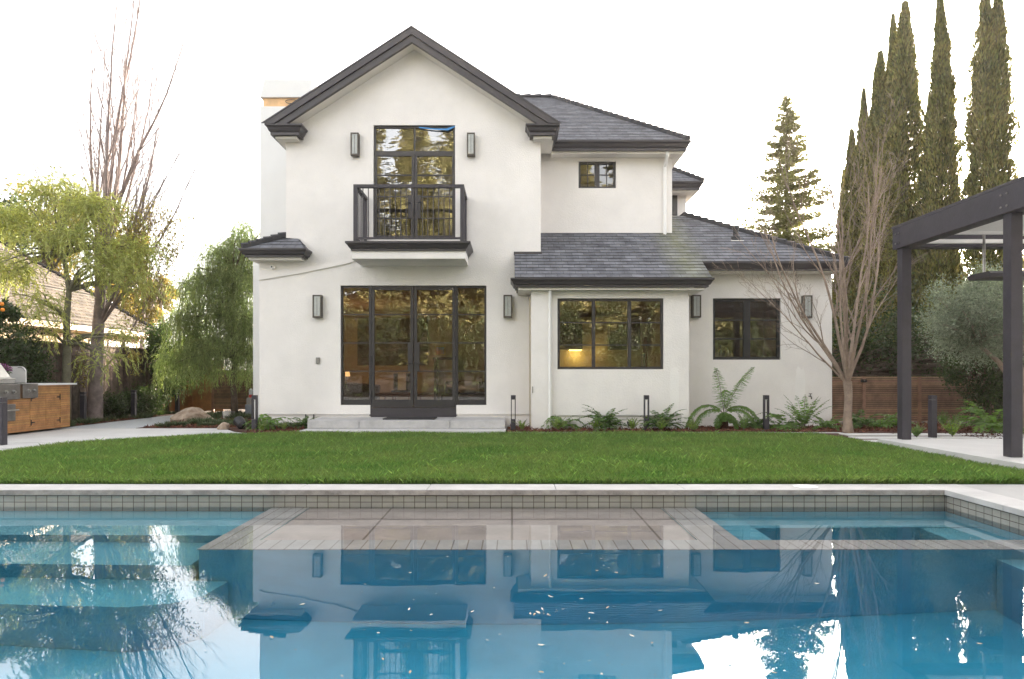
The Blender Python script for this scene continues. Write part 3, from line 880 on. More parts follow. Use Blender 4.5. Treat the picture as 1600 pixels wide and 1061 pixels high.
# balcony doors with transom
ux = (w_up[0], w_up[1])
xm = X0(647.5)
window(ux[0], ux[1], Z0(239), w_up[3], D0, .04, [(xm, .014)], [], 'transom', 'glass_wavy')
for (a, c, hg) in ((ux[0]+.012, xm-.004, -1), (xm+.004, ux[1]-.012, 1)):
    y = D0+.04; z0, z1 = w_up[2]+.02, Z0(240); sw = .052
    mb = MB(); mb.box(a, a+sw, y, y+.06, z0, z1); mb.box(c-sw, c, y, y+.06, z0, z1); mb.box(a+sw, c-sw, y, y+.06, z1-sw, z1); mb.box(a+sw, c-sw, y, y+.06, z0, z0+.07)
    for r in (273.5, 307, 341): mb.box(a+sw, c-sw, y+.012, y+.045, Z0(r)-.012, Z0(r)+.012)
    o = mb.build('balcony_door', 'frame', house)
    mb = MB(); mb.add([(a+sw, y+.03, z0), (c-sw, y+.03, z0), (c-sw, y+.03, z1), (a+sw, y+.03, z1)], [[0, 1, 2, 3]]); mb.build('pane', 'glass_wavy', o)
    l0, l1 = (c-.13, c-.01) if hg < 0 else (a+.01, a+.13)
    mb = MB(); mb.box(l0, l1, y-.01, y-.001, Z0(341), Z0(305)); mb.build('lock_plate', 'frame', o)
    kx = (l0+l1)/2
    mb = MB(); mb.tube([(kx, y-.011, Z0(317)), (kx, y-.05, Z0(317))], .011, 8); mb.tube([(kx, y-.05, Z0(317)), (kx+hg*.11, y-.055, Z0(317))], .01, 8); mb.build('handle', 'black', o)
b = MB(); b.box(ux[0]+.002, ux[1]-.002, D0+.045, D0+.12, Z0(242.5), Z0(237.5)); b.build('door_frame', 'frame', house)
# blue masking tape left on the transom
tp = MB()
tz = Z0(200)
tp.prism_xz([(X0(655), tz-.01), (X0(680), tz-.045), (X0(700), tz-.06), (X0(714), tz+.03), (X0(715), tz+.06), (X0(698), tz-.02), (X0(680), tz-.02), (X0(655), tz+.015)], D0+.022, D0+.03)
tp.build('masking_tape', 'blue_tape', house)
window(*w_bay, DB, .05, [(xx(927.5, DB+.05), .032), (xx(983.5, DB+.05), .034)], [zz(504, DB+.05), zz(539, DB+.05)])
window(*w_wing, DW, .06, [(xx(1167, DW+.05), .07)], [zz(500, DW+.05), zz(529.5, DW+.05)], mun=.026, fm='black')
o = window(*w_small, DU, .05, [(xx(933, DU+.05), .055)], [zz(273, DU+.05)], glass='glass', mun=.016)
for px in (918.5, 948):
    m2 = MB(); m2.box(xx(px, DU+.05)-.009, xx(px, DU+.05)+.009, DU+.064, DU+.1, w_small[2]+.05, w_small[3]-.05); m2.build('muntin', 'frame', o)

# --- balcony
bd = 13.38
bal = MB(); bal.prism_xz([(xx(549, bd), zz(404.5, bd)), (xx(727, bd), zz(404.5, bd)), (xx(728, bd), zz(380, bd)), (xx(548, bd), zz(380, bd))], bd, D0-.002)
bal = bal.build('balcony', 'stucco', house, bevel=.01)
tb = MB(); sweep(tb, [(xx(551, bd), D0-.003), (xx(551, bd), bd-.01), (xx(726, bd), bd-.01), (xx(726, bd), D0-.003)], zz(376.5, 13.25), [(0, 0), (.12, 0), (.12, -.035), (.085, -.07), (.06, -.11), (.03, -.14), (.03, -.17), (0, -.17)])
tb.box(xx(551, bd)+.001, xx(726, bd)-.001, bd-.009, D0-.004, zz(376.5, 13.25)-.16, zz(376.5, 13.25)-.003)
tb.build('balcony_cornice', 'trim', bal)
ry0 = 13.30; rx0, rx1 = xx(552, ry0), xx(725, ry0); rzt, rzb = zz(288, ry0), zz(376.5, 13.25)
rl = MB(); pw = .075
for X in (rx0, rx1-pw):
    rl.box(X, X+pw, ry0, ry0+pw, rzb-.003, rzt-.062)
    rl.box(X+.01, X+pw-.01, D0-.06, D0-.002, rzb-.003, rzt-.062)
    rl.box(X, X+pw, ry0+pw, D0-.003, rzt-.06, rzt)
    rl.box(X+.02, X+pw-.02, ry0+pw+.001, D0-.061, rzb+.05, rzb+.085)
rl.box(rx0, rx1, ry0, ry0+pw-.001, rzt-.061, rzt+.001)
rl.box(rx0+pw, rx1-pw, ry0+.02, ry0+.055, rzb+.05, rzb+.09)
rl.build('railing', 'post', bal)
nb = 19
for i in range(1, nb):
    X = rx0+pw + (rx1-rx0-2*pw)*i/nb
    m2 = MB(); m2.box(X-.008, X+.008, ry0+.028, ry0+.044, rzb+.09, rzt-.061); m2.build('baluster', 'post', bal)
for X in (rx0+pw/2, rx1-pw/2):
    for i in range(1, 7):
        Y = ry0+pw + (D0-.06-ry0-pw)*i/7
        m2 = MB(); m2.box(X-.008, X+.008, Y-.008, Y+.008, rzb+.085, rzt-.06); m2.build('baluster', 'post', bal)
# --- raised plaster line from the corner to the balcony
b = MB(); X = lambda p: xx(p, D0)
b.prism_xz([(X(405), zz(438, D0)), (X(470), zz(427.5, D0)), (X(540), zz(413, D0)), (X(556), zz(408, D0)), (X(558), zz(404, D0)), (X(540), zz(409.5, D0)), (X(470), zz(424, D0)), (X(405), zz(434, D0))], D0-.03, D0-.001)
b.build('plaster_ledge', 'stucco', house)
# --- downspouts
def downspout(x, ytop, ywall, zt, zb, s=.065):
    b = MB()
    b.tube([(x, ytop, zt), (x, ytop, zt-.08), (x, ywall-s*.6, zt-.28), (x, ywall-s*.6, zb)], s*.62, 4)
    b.build('downspout', 'white', house)
downspout(xx(1040, DU-.1), 15.0, DU, 6.02, 3.28)
downspout(xx(859.5, 13.42), 13.42, DP, 2.80, .05, .05)
# --- roof vent pipe
b = MB(); vx, vy = xx(1149.5, 15.0), 15.0; vz = lp(0, vy)[2]
b.lathe(vx, vy, [(.12, vz-.06), (.095, vz+.05), (.062, vz+.09), (.058, vz+.21), (.075, vz+.215), (.075, vz+.29), (.05, vz+.30)], 14)
b.build('vent_pipe', 'black', house, smooth=False)
b = MB(); b.box(vx-.14, vx+.14, vy-.13, vy-.06, vz-.08, vz-.045); b.build('vent_flashing', 'white', house)

# --- wall lamps
def wall_lamp(cx, cz, y, w=.185, h=.47, d=.13):
    mb = MB(); t = .026
    x0, x1, z0, z1 = cx-w/2, cx+w/2, cz-h/2, cz+h/2; y1 = y-.001; y0 = y-d
    mb.box(x0, x1, y0, y1, z1-t, z1); mb.box(x0, x1, y0, y1, z0, z0+t*1.3)
    for X in (x0, x1-t): mb.box(X, X+t, y0, y0+t, z0+t*1.3, z1-t); mb.box(X, X+t, y1-t, y1, z0+t*1.3, z1-t)
    mb.box(x0+t, x1-t, y1-.012, y1-.002, z0+t, z1-t)
    o = mb.build('wall_lamp', 'bronze', house)
    g_ = MB(); g_.box(x0+t*.8, x1-t*.8, y0+.012, y1-.02, z0+t*1.31, z1-t-.001); g_.build('lamp_glass', 'lampglass', o)
    g_ = MB(); g_.tube([(cx, y0+.006, z0+.05), (cx, y0+.006, z1-.05)], .0035, 5); g_.build('glazing_bar', 'bronze', o)
for px, py, y in ((555, 226.5, D0), (736, 226.5, D0), (496.5, 479, D0), (793.5, 479, D0), (1087.5, 479, DW), (1260.5, 479.5, DW)):
    wall_lamp(xx(px, y-.06), zz(py, y-.06), y, .165 if py < 300 else .18)
# --- small fittings
b = MB(); b.box(xx(494, D0), xx(500, D0), D0-.03, D0-.001, zz(568, D0), zz(558.5, D0)); o = b.build('outlet_box', 'steel_dull', house, bevel=.006)
b = MB(); b.tube([(xx(427, D0), D0-.002, zz(418, D0)), (xx(427, D0), D0-.09, zz(418, D0)+.0)], [.045, .035], 12); b.build('camera_dome', 'white', house)
b = MB(); b.tube([(xx(427, D0), D0-.091, zz(418, D0)), (xx(427, D0), D0-.10, zz(418, D0))], .02, 10); b.build('camera_lens', 'black', house)
b = MB(); sx, sz = xx(1264, DW), zz(619, DW)
b.tube([(sx, DW-.001, sz), (sx, DW-.09, sz), (sx, DW-.12, sz-.03), (sx, DW-.12, sz-.06)], .014, 7); b.tube([(sx-.03, DW-.07, sz+.05), (sx+.03, DW-.07, sz+.05)], .010, 6); b.tube([(sx, DW-.07, sz), (sx, DW-.07, sz+.05)], .008, 6)
b.build('garden_tap', 'bronze', house)
b = MB(); b.box(xx(830, DP)+.02, xx(830, DP)+.035, DP-.012, DP-.001, zz(614, DP), zz(604, DP)); b.build('outlet_box', 'steel_dull', house)
b = MB()
for px in (477.5, 490): b.tube([(xx(px, D0), D0+.01, .27), (xx(px, D0), D0+.01, .0)], .012, 6)
b.build('drain_pipe', 'black', house)
# --- interior shell: floor, ceilings, rear and party walls
b = MB(); b.box(-5.03, .35, D0+.25, 20.5, .10, .222); b.build('interior_floor', 'floor_int', house)
b = MB()
b.box(-5.03, .35, 20.5, 20.6, .1, 3.0)
b.box(-5.03, .35, D0+.25, 24, 3.0, 3.2)
b.box(-4.49, .35, 18.6, 18.7, 3.2, 6.1); b.box(-4.49, .35, D0+.25, 24, 6.1, 6.15)
b.box(.46, 3.25, 13.8, DW+.23, 2.72, 2.75); b.box(.46, 6.49, DW+.231, 24, 2.72, 2.75); b.box(.36, .46, 13.79, D0-.01, 0, 2.7); b.box(.46, 4.0, 19.2, 19.3, 0, 2.72); b.box(3.52, 3.6, DW+.25, 22, 0, 2.72)
b.box(3.6, 6.49, 17.6, 17.7, 0, 2.72)
b.box(.61, 3.37, 17.8, 17.9, 3.3, 6.1); b.box(.61, 3.37, DU+.23, 24, 6.1, 6.13); b.box(.61, 3.37, DU+.23, 24, 3.28, 3.32)
b.build('interior_wall', 'wall_int', house)
b = MB(); b.box(.46, 3.25, 13.8, DW+.23, .0, .2); b.box(.46, 6.49, DW+.231, 24, .0, .2); b.build('interior_floor', 'floor_int', house)

# garden step below the doors
gs = MB(); sy = 13.2
xs = [xx(480, sy), xx(561, sy), xx(703, sy), xx(789.5, sy)]
for i in range(3): gs.box(xs[i]+.004, xs[i+1]-.004, sy, D0-.004, .055, .212)
o = gs.build('garden_step', 'stone_step', org=(xx(635, sy), sy, 0), bevel=.006)
tag(o, 'wide grey stone step under the garden doors', 'step')
b = MB(); b.box(xx(478, sy), xx(790.5, sy), 12.745, sy+.3, -.05, .052); o = b.build('landing_slab', 'concrete', org=(xx(635, sy), 13, 0), bevel=.006)
tag(o, 'pale concrete slab between the grey step and the lawn', 'slab')
b = MB(); b.box(xx(600, 13.6), xx(680, 13.6), 13.45, 13.95, .213, .236); o = b.build('door_mat', mat('mat_rubber', (.02, .02, .022), .9, .3, 30), org=(xx(640, 13.6), 13.7, .213), bevel=.004)
tag(o, 'dark doormat lying in front of the garden doors', 'doormat')
# ================================================================== INSIDE THE ROOMS (things seen through the glass)
def T(o, label, cat, group=None): return tag(o, label, cat, group)
FZ = .222
yb_ = 20.5
b = MB(); b.box(xx(558, 20.4), xx(668, 20.4), 20.44, 20.49, zz(571, 20.4), zz(497, 20.4))
T(b.build('painting', mat('painting_canvas', (.035, .036, .03), .7, .7, 3, col2=(.12, .115, .09)), org=(-3, 20.45, 1.6)), 'large dark abstract painting on the living room wall', 'painting')
b = MB()
ax, ay = xx(560, 17.0), 17.0
ar = thing('armchair', (ax, ay, FZ), 'grey patterned armchair inside behind the left sidelight', 'armchair')
b = MB(); b.box(ax-.45, ax+.4, ay-.4, ay+.4, FZ+.14, FZ+.42); b.build('seat', 'fabric', ar, bevel=.04)
b = MB(); b.prism_xz([(ax-.62, FZ+.14), (ax-.42, FZ+.14), (ax-.42, FZ+.98), (ax-.60, FZ+1.0)], ay-.42, ay+.42); b.build('backrest', 'fabric', ar, bevel=.04)
for s in (-1, 1):
    b = MB(); b.prism_xz([(ax-.41, FZ+.14), (ax+.42, FZ+.14), (ax+.45, FZ+.62), (ax-.41, FZ+.70)], ay+s*.48-.06, ay+s*.48+.06); b.build('armrest', 'fabric', ar, bevel=.03)
    for X in (-.5, .35):
        b = MB(); b.tube([(ax+X, ay+s*.4, FZ), (ax+X, ay+s*.4, FZ+.14)], .02, 6); b.build('leg', 'wood_int', ar)
tx, ty = xx(630, 16.8), 16.8
ct = thing('coffee_table', (tx, ty, FZ), 'low round brown coffee table in the living room', 'table')
b = MB(); b.lathe(tx, ty, [(.70, FZ+.36), (.74, FZ+.38), (.74, FZ+.42), (.70, FZ+.43)], 28); b.build('tabletop', 'wood_int', ct)
for a in range(4):
    b = MB(); q = a*math.pi/2+.7; b.tube([(tx+.5*math.cos(q), ty+.5*math.sin(q), FZ), (tx+.5*math.cos(q), ty+.5*math.sin(q), FZ+.37)], .025, 6); b.build('leg', 'wood_int', ct)
b = MB(); b.box(-4.6, -.2, 15.3, 18.2, FZ+.001, FZ+.012); T(b.build('rug', 'rug', org=(-2.4, 16.5, FZ)), 'pale rug under the living room furniture', 'rug')
def chair2(px, d, label):
    X = xx(px, d); c = thing('side_chair', (X, d, FZ), label, 'chair')
    b = MB(); b.box(X-.26, X+.26, d-.25, d+.25, FZ+.36, FZ+.46); b.build('seat', 'darkfabric', c, bevel=.03)
    b = MB(); b.box(X-.27, X+.27, d+.2, d+.28, FZ+.46, FZ+.92); b.build('backrest', 'darkfabric', c, bevel=.03)
    for sx in (-.22, .22):
        for sy_ in (-.2, .22):
            b = MB(); b.tube([(X+sx, d+sy_, FZ), (X+sx, d+sy_, FZ+.36)], .018, 5); b.build('leg', 'wood_int', c)
    return c
chair2(628, 18.6, 'dark side chair behind the coffee table with a pale throw')
b = MB(); X = xx(628, 18.6); b.prism_yz([(18.5, FZ+.47), (18.55, FZ+.9), (18.70, FZ+.98), (18.72, FZ+.94), (18.6, FZ+.88), (18.56, FZ+.47)], X-.10, X+.12); T(b.build('throw_blanket', 'curtain', org=(X, 18.6, FZ+.9)), 'cream throw hanging over the dark side chair', 'throw')
sx_, sd = xx(728, 16.0), 16.0
so = thing('sofa', (sx_, sd, FZ), 'dark low sofa seen through the right sidelight', 'sofa')
b = MB(); b.box(sx_-.55, sx_+.75, sd-.35, sd+.45, FZ+.12, FZ+.44); b.build('seat', 'darkfabric', so, bevel=.05)
b = MB(); b.box(sx_-.55, sx_+.75, sd+.46, sd+.66, FZ+.12, FZ+.72); b.build('backrest', 'darkfabric', so, bevel=.05)
for X in (-.5, .7):
    b = MB(); b.tube([(sx_+X, sd, FZ), (sx_+X, sd, FZ+.12)], .025, 6); b.build('leg', 'wood_int', so)
b = MB(); b.box(sx_-.2, sx_+.30, sd+.2, sd+.42, FZ+.45, FZ+.72); T(b.build('cushion', 'curtain', org=(sx_, sd+.3, FZ+.45), bevel=.07), 'pale cushion lying on the dark sofa', 'cushion')
b = MB(); fx0, fx1 = xx(678, 20.3), xx(712, 20.3); fz1 = zz(562, 20.3)
b.box(fx0, fx0+.09, 20.3, 20.49, FZ, fz1); b.box(fx1-.09, fx1, 20.3, 20.49, FZ, fz1); b.box(fx0-.03, fx1+.03, 20.27, 20.49, fz1, fz1+.07)
T(b.build('fireplace_surround', 'darkfabric', org=(fx0, 20.4, FZ)), 'dark rectangular fireplace surround on the rear wall', 'fireplace')
pf = thing('framed_picture', (xx(687, 20.4), 20.4, 1.9), 'small picture of blue sea and orange sunset in a gilt frame', 'picture')
x0, x1, z0, z1 = xx(680.5, 20.4), xx(694, 20.4), zz(553.5, 20.4), zz(542, 20.4)
b = MB(); b.box(x0-.03, x1+.03, 20.45, 20.49, z0-.03, z1+.03); b.build('picture_frame', mat('gilt', (.5, .38, .16), .5), pf)
b = MB(); b.box(x0, x1, 20.44, 20.449, z0, z1); b.build('picture_canvas', mat('sea_picture', (.05, .35, .55), .6, .5, 4, col2=(.7, .35, .2)), pf)
fl = thing('floor_lamp', (xx(541, 18.0), 18.0, FZ), 'lit warm lamp glowing in the left corner of the living room', 'lamp')
X = xx(541, 18.0)
b = MB(); b.tube([(X, 18, FZ+.02), (X, 18, FZ+.95)], .015, 6); b.lathe(X, 18, [(.14, FZ), (.14, FZ+.02), (.02, FZ+.03)], 14); b.build('pole', 'black', fl)
b = MB(); b.lathe(X, 18, [(.10, FZ+.84), (.08, FZ+.98)], 16); b.build('lamp_shade', 'glow', fl)
def pt_light(name, loc, e, col, par, r=.08):
    l = bpy.data.lights.new(name, 'POINT'); l.energy = e; l.color = col; l.shadow_soft_size = r
    o = bpy.data.objects.new(name, l); COL.objects.link(o)
    o.parent = par; o.location = Vector(loc) - ORG[par.name]; return o
pt_light('lamp_bulb', (X-.25, 18.2, FZ+1.15), 4, (1, .55, .25), fl)
# kitchen
kd = 17.0
kc = thing('kitchen_counter', (xx(900, kd), kd, .2), 'pale kitchen counter with a lit strip behind the three pane window', 'counter')
b = MB(); b.box(xx(862, kd), xx(1010, kd), kd, kd+.65, .2, 1.0); b.build('cabinet', mat('cabinet_grey', (.28, .25, .2), .5), kc)
b = MB(); b.box(xx(862, kd)-.02, xx(1010, kd)+.02, kd-.03, kd+.66, 1.0, 1.04); b.build('worktop', 'white', kc)
b = MB(); b.box(xx(862, kd), xx(1010, kd), kd+.67, kd+.72, 1.04, 2.6); b.build('splashback', mat('splashback_tile', (.5, .42, .25), .5), kc)
wc = thing('wall_cupboard', (xx(900, kd), kd+.3, 1.7), 'dark wall cupboards above the lit kitchen worktop', 'cupboard')
for a, c in ((873, 912), (955, 1004)):
    b = MB(); b.box(xx(a, kd), xx(c, kd), kd+.3, kd+.66, zz(545, kd), 2.45); b.build('cupboard_box', mat('cupboard_dark', (.05, .045, .04), .5), wc)
b = MB(); b.box(xx(892, kd), xx(911, kd), kd+.34, kd+.6, zz(547, kd), zz(545.4, kd)); b.build('light_strip', 'kglow', wc)
pt_light('cabinet_bulb', (xx(903, kd), kd+.42, 1.62), .5, (1, .75, .3), wc, .05)
pt_light('cabinet_bulb', (xx(940, kd), kd+.42, 1.72), .25, (1, .75, .3), wc, .05)
for px, hh in ((886, .07), (897, .12), (915, .09), (928, .06), (936, .11), (952, .2), (968, .09)):
    b = MB(); X = xx(px, kd+.2); b.lathe(X, kd+.2, [(.045, 1.041), (.05, 1.041+hh*.6), (.02, 1.041+hh*.85), (.02, 1.041+hh)], 10)
    T(b.build('jar', 'black', org=(X, kd+.2, 1.041)), 'small dark jar on the kitchen worktop', 'jar', 'jars on the kitchen worktop')
b = MB(); X = xx(1014, 18); b.box(X-.2, X+.25, 17.8, 18.4, .2, 2.1); T(b.build('tall_cabinet', mat('copper_brown', (.30, .16, .1), .5), org=(X, 18, .2), bevel=.01), 'tall brown cabinet at the right end of the kitchen', 'cabinet')
b = MB(); b.box(xx(1000, 16.2), xx(1032, 16.2), 16.0, 16.3, .2, 1.15); b.box(xx(1002, 16.2), xx(1006, 16.2), 16.0, 16.3, 1.15, 1.6); T(b.build('bar_chair', 'greybox', org=(xx(1015, 16), 16.1, .2), bevel=.02), 'grey high backed chair inside the kitchen window', 'chair')
# bottles behind the wing window
for i, px in enumerate((1121, 1126, 1131, 1137, 1142, 1192, 1200)):
    X = xx(px, 15.0); hh = (.22, .30, .2, .26, .18, .14, .16)[i]
    b = MB(); z0 = w_wing[2]+.03; b.lathe(X, 15.0, [(.035, z0), (.035, z0+hh*.6), (.013, z0+hh*.75), (.013, z0+hh)], 10)
    T(b.build('bottle', 'lampglass', org=(X, 15, z0)), 'clear bottle on the shelf inside the right window', 'bottle', 'bottles inside the right window')
b = MB(); b.box(xx(1113, 15), xx(1222, 15), 14.9, 15.2, w_wing[2]-.02, w_wing[2]+.029); T(b.build('window_shelf', 'wood_int', org=(xx(1160, 15), 15, w_wing[2])), 'shelf behind the right window carrying bottles', 'shelf')
# curtains upstairs
for px0, px1, w in ((586, 601, 'left'), (690, 709, 'right')):
    b = MB(); n = 26; x0, x1 = xx(px0, 14.7), xx(px1, 14.7); v = []
    for i in range(n+1):
        X = x0+(x1-x0)*i/n; Y = 14.72+.035*math.sin(i*2.1)
        v += [(X, Y, 3.6), (X, Y, 6.28)]
    b.add(v, [[2*i, 2*i+2, 2*i+3, 2*i+1] for i in range(n)])
    o = b.build('curtain', 'curtain', org=(x0, 14.7, 3.6), smooth=True)
    T(o, 'cream pleated curtain at the %s jamb of the balcony doors' % ('west' if w == 'left' else 'east'), 'curtain')
bpy.data.objects['curtain']['label'] = 'narrow cream curtain beside the lock side of the first balcony door'
bpy.data.objects['curtain']['label'] = 'narrow cream curtain at the chimney side of the balcony doors'
bpy.data.objects['curtain.001']['label'] = 'wider cream curtain at the roof side of the balcony doors'

# ================================================================== GARDEN THINGS
def bollard_open(px, d, label):
    X = xx(px, d); t = thing('bollard_light', (X, d, .01), label, 'bollard light', 'open framed bollard lights along the house bed')
    b = MB(); s = .047
    b.box(X-s, X+s, d-s, d+s, .0, .235); b.build('base', 'post', t, bevel=.004)
    b = MB()
    for sx in (-1, 1): b.box(X+sx*s-(.018 if sx > 0 else 0), X+sx*s+(.018 if sx < 0 else 0), d-s, d+s, .236, .62)
    b.build('upright', 'post', t)
    b = MB(); b.box(X-s, X+s, d-s, d+s, .621, .70); b.build('head', 'post', t, bevel=.004)
    b = MB(); b.box(X-s+.019, X+s-.019, d-.02, d+.02, .612, .6205); b.build('diffuser', 'lampglass', t)
    b = MB(); b.box(X-.09, X+.09, d-.09, d+.09, .0, .022); b.build('foot_plate', 'black', t)
bollard_open(398, 13.3, 'open frame bollard light by the leftmost corner of the house')
bollard_open(802, 13.28, 'open frame bollard light beside the end of the grey step')
bollard_open(1010, 13.28, 'open frame bollard light in front of the three pane window')
bollard_open(1197, 13.3, 'open frame bollard light to the right of the tree fern')
def bollard_solid(px, d, label, h=.72, w=.10, z=.0):
    X = xx(px, d); t = thing('path_bollard', (X, d, z), label, 'bollard light', 'solid dark path bollards')
    b = MB(); b.box(X-w/2, X+w/2, d-w/2, d+w/2, z, h-.075); b.build('post', 'post', t, bevel=.005)
    b = MB(); b.box(X-w/2, X+w/2, d-w/2, d+w/2, h-.07, h); b.build('head', 'post', t, bevel=.005)
    b = MB(); b.box(X-w/2+.012, X+w/2-.012, d-w/2+.012, d+w/2-.012, h-.0745, h-.0705); b.build('diffuser', 'lampglass', t)
bollard_solid(130, 15.35, 'dark path bollard just behind the end of the barbecue counter')
bollard_solid(209, 17.1, 'dark path bollard halfway along the gravel path by the fence')
bollard_solid(277, 19.3, 'dark path bollard at the far end of the gravel path')
bollard_solid(1.5, 10.6, 'dark bollard in front of the grill at the frame edge', .74, .12)
bollard_solid(1457, 11.7, 'dark bollard between the two pavilion posts on the pavers', .74, .10)

# barbecue counter, running away from the camera
BX = -9.0; BY0, BY1 = 11.0, 13.9; BH = .895
bq = thing('barbecue_counter', (BX-.4, 12.5, .004), 'cedar slatted barbecue counter with white top', 'counter')
b = MB(); b.box(BX-.75, BX-.03, BY0+.02, BY1-.02, .07, BH-.01); b.build('carcass', 'black', bq)
def slats(mb, y0, y1, z0, z1, x, th=.022, sh=.043):
    z = z0
    while z < z1-.01:
        mb.box(x-th, x, y0, y1, z, min(z+sh-.005, z1)); z += sh
b = MB(); slats(b, BY0, 12.745, .05, BH, BX); slats(b, 13.615, BY1, .05, BH, BX); slats(b, 12.745, 13.615, .05, .12, BX); slats(b, 12.745, 13.615, .74, BH, BX)
z = .05
while z < BH-.01: b.box(BX-.75, BX-.0225, BY1-.02, BY1, z, min(z+.038, BH)); z += .043
b.build('slat_cladding', 'cedar', bq)
for k, (a, c) in enumerate(((12.75, 13.177), (13.183, 13.61))):
    b = MB(); z = .125
    while z < .73: b.box(BX-.02, BX+.002, a, c, z, min(z+.038, .735)); z += .043
    dr = b.build('door', 'cedar', bq)
    for zc in (.20, .66):
        yy = a+.012 if k == 0 else c-.012
        s = 1 if k == 0 else -1
        b = MB(); b.prism_yz([(yy, zc-.055), (yy+s*.02, zc-.055), (yy+s*.02, zc-.015), (yy+s*.11, zc-.006), (yy+s*.11, zc+.006), (yy+s*.02, zc+.015), (yy+s*.02, zc+.055), (yy, zc+.055)][::s], BX+.003, BX+.009); b.build('hinge', 'black', dr)
b = MB(); b.box(BX-.80, BX+.03, 12.92, BY1+.18, BH, BH+.035); b.box(BX-.80, BX-.55, BY0, 12.915, BH, BH+.035); b.build('worktop', mat('worktop_white', (.72, .72, .72), .4, .05, 5), bq, bevel=.004)
gr = thing('grill', (BX-.3, 11.9, BH), 'stainless steel gas grill with raised hood set in the cedar counter', 'grill')
b = MB(); b.box(BX-.54, BX+.06, 11.1, 12.42, .655, BH+.035); b.build('control_panel', 'steel_dull', gr, bevel=.01)
b = MB(); b.prism_xz([(BX-.54, BH+.05), (BX+.02, BH+.05), (BX+.02, BH+.11), (BX-.06, BH+.16), (BX-.25, BH+.42), (BX-.34, BH+.47), (BX-.54, BH+.47)], 11.1, 12.34); b.build('hood', mat('hood_steel', (.72, .71, .69), .32, .1, 6, metal=.85), gr, bevel=.012)
b = MB(); b.tube([(BX+.055, 11.15, BH+.12), (BX+.055, 12.3, BH+.12)], .014, 8); b.tube([(BX+.02, 12.25, BH+.12), (BX+.055, 12.25, BH+.12)], .010, 6); b.build('handle', 'steel', gr)
def knob(y, z, par):
    b = MB(); b.tube([(BX+.061, y, z), (BX+.078, y, z)], .036, 14); b.tube([(BX+.078, y, z), (BX+.105, y, z)], [.027, .023], 14); b.build('knob', 'steel', par, smooth=False)
for y in (11.55, 11.8, 12.05, 12.24): knob(y, .79, gr)
b = MB(); b.box(BX+.002, BX+.03, 11.75, 12.34, .27, .57); b.build('drawer', 'steel_dull', gr, bevel=.006)
b = MB(); b.tube([(BX+.07, 11.8, .46), (BX+.07, 12.36, .46)], .014, 8); b.tube([(BX+.03, 12.2, .46), (BX+.07, 12.2, .46)], .009, 6); b.build('drawer_handle', 'steel', gr)
sb_ = thing('side_burner', (BX-.3, 12.7, BH), 'stainless side burner with its round edged lid standing open', 'burner')
b = MB(); b.box(BX-.53, BX+.05, 12.50, 12.90, .665, BH+.036); b.build('control_panel', 'steel_dull', sb_, bevel=.01)
for y in (12.63, 12.78):
    b = MB(); b.tube([(BX+.051, y, .80), (BX+.066, y, .80)], .034, 14); b.tube([(BX+.066, y, .80), (BX+.09, y, .80)], [.026, .022], 14); b.build('knob', 'steel', sb_)
# lid, standing up across the burner
lid = [(BX-.50, BH+.05), (BX-.16, BH+.05), (BX-.16, BH+.26)] + [(BX-.26+.10*math.cos(a), BH+.26+.10*math.sin(a)) for a in [i*math.pi/12 for i in range(1, 7)]] + [(BX-.50, BH+.36)]
b = MB(); b.prism_xz(lid, 12.86, 12.885); b.build('lid', 'white', sb_, bevel=.006)
b = MB(); b.tube([(BX-.16-.002, 12.85, BH+.27)] + [(BX-.26+.085*math.cos(a), 12.85, BH+.26+.085*math.sin(a)) for a in [i*math.pi/12 for i in range(1, 9)]], .008, 6); b.build('lid_arm', 'steel', sb_)
fp = thing('flower_pot', (BX-.30, 12.44, BH+.036), 'dark pot of small purple flowers beside the grill hood', 'flower pot')
fx, fy = BX-.32, 12.44+.02
b = MB(); b.lathe(fx, fy, [(.075, BH+.037), (.10, BH+.20), (.108, BH+.20), (.108, BH+.22), (.085, BH+.215)], 16); b.build('pot', 'greybox', fp)
rng = np.random.default_rng(11)
def ball_leaves(c, rad, n, L, Wd, seed, squash=1.0):
    r = np.random.default_rng(seed); D = unit(r.normal(size=(n, 3))); rr = r.random(n)**.45
    C = np.array(c) + D*rr[:, None]*np.array(rad)*np.array([1, 1, squash])
    Dn = unit(D + r.normal(size=(n, 3))*.7)
    return leaf_v(C, Dn, r.uniform(*L, n), r.uniform(*Wd, n), r)
V = ball_leaves((fx, fy, BH+.27), (.15, .15, .09), 420, (.02, .05), (.012, .025), 1); np_mesh('foliage', V, len(V)//4, 'leaf_ferndark', fp)
V = ball_leaves((fx, fy, BH+.32), (.17, .17, .08), 700, (.015, .03), (.012, .022), 2); np_mesh('blossom', V, len(V)//4, 'purple', fp)

# pavilion on the right
pv = thing('pavilion', (6.05, 9.0, .1), 'dark painted garden pavilion with slatted roof on a concrete slab', 'pavilion')
PXL = 5.975
for d in (8.17, 10.45):
    b = MB(); b.box(PXL, PXL+.14, d, d+.14, .101, 3.04); b.build('post', 'post', pv, bevel=.004)
for d in (8.17, 10.45):
    b = MB(); b.box(PXL+5.0, PXL+5.14, d, d+.14, .101, 3.04); b.build('post', 'post', pv, bevel=.004)
b = MB(); b.box(PXL-.035, PXL+.175, 4.0, 10.66, 3.041, 3.37); b.build('beam', 'post', pv, bevel=.004)
for (yy, z_) in ((8.19, 3.12), (8.19, 3.27), (8.29, 3.12), (8.29, 3.27), (10.48, 3.12), (10.48, 3.27), (10.57, 3.12), (10.57, 3.27)):
    b = MB(); b.tube([(PXL-.036, yy, z_), (PXL-.046, yy, z_)], .013, 8); b.build('bolt', 'steel_dull', pv)
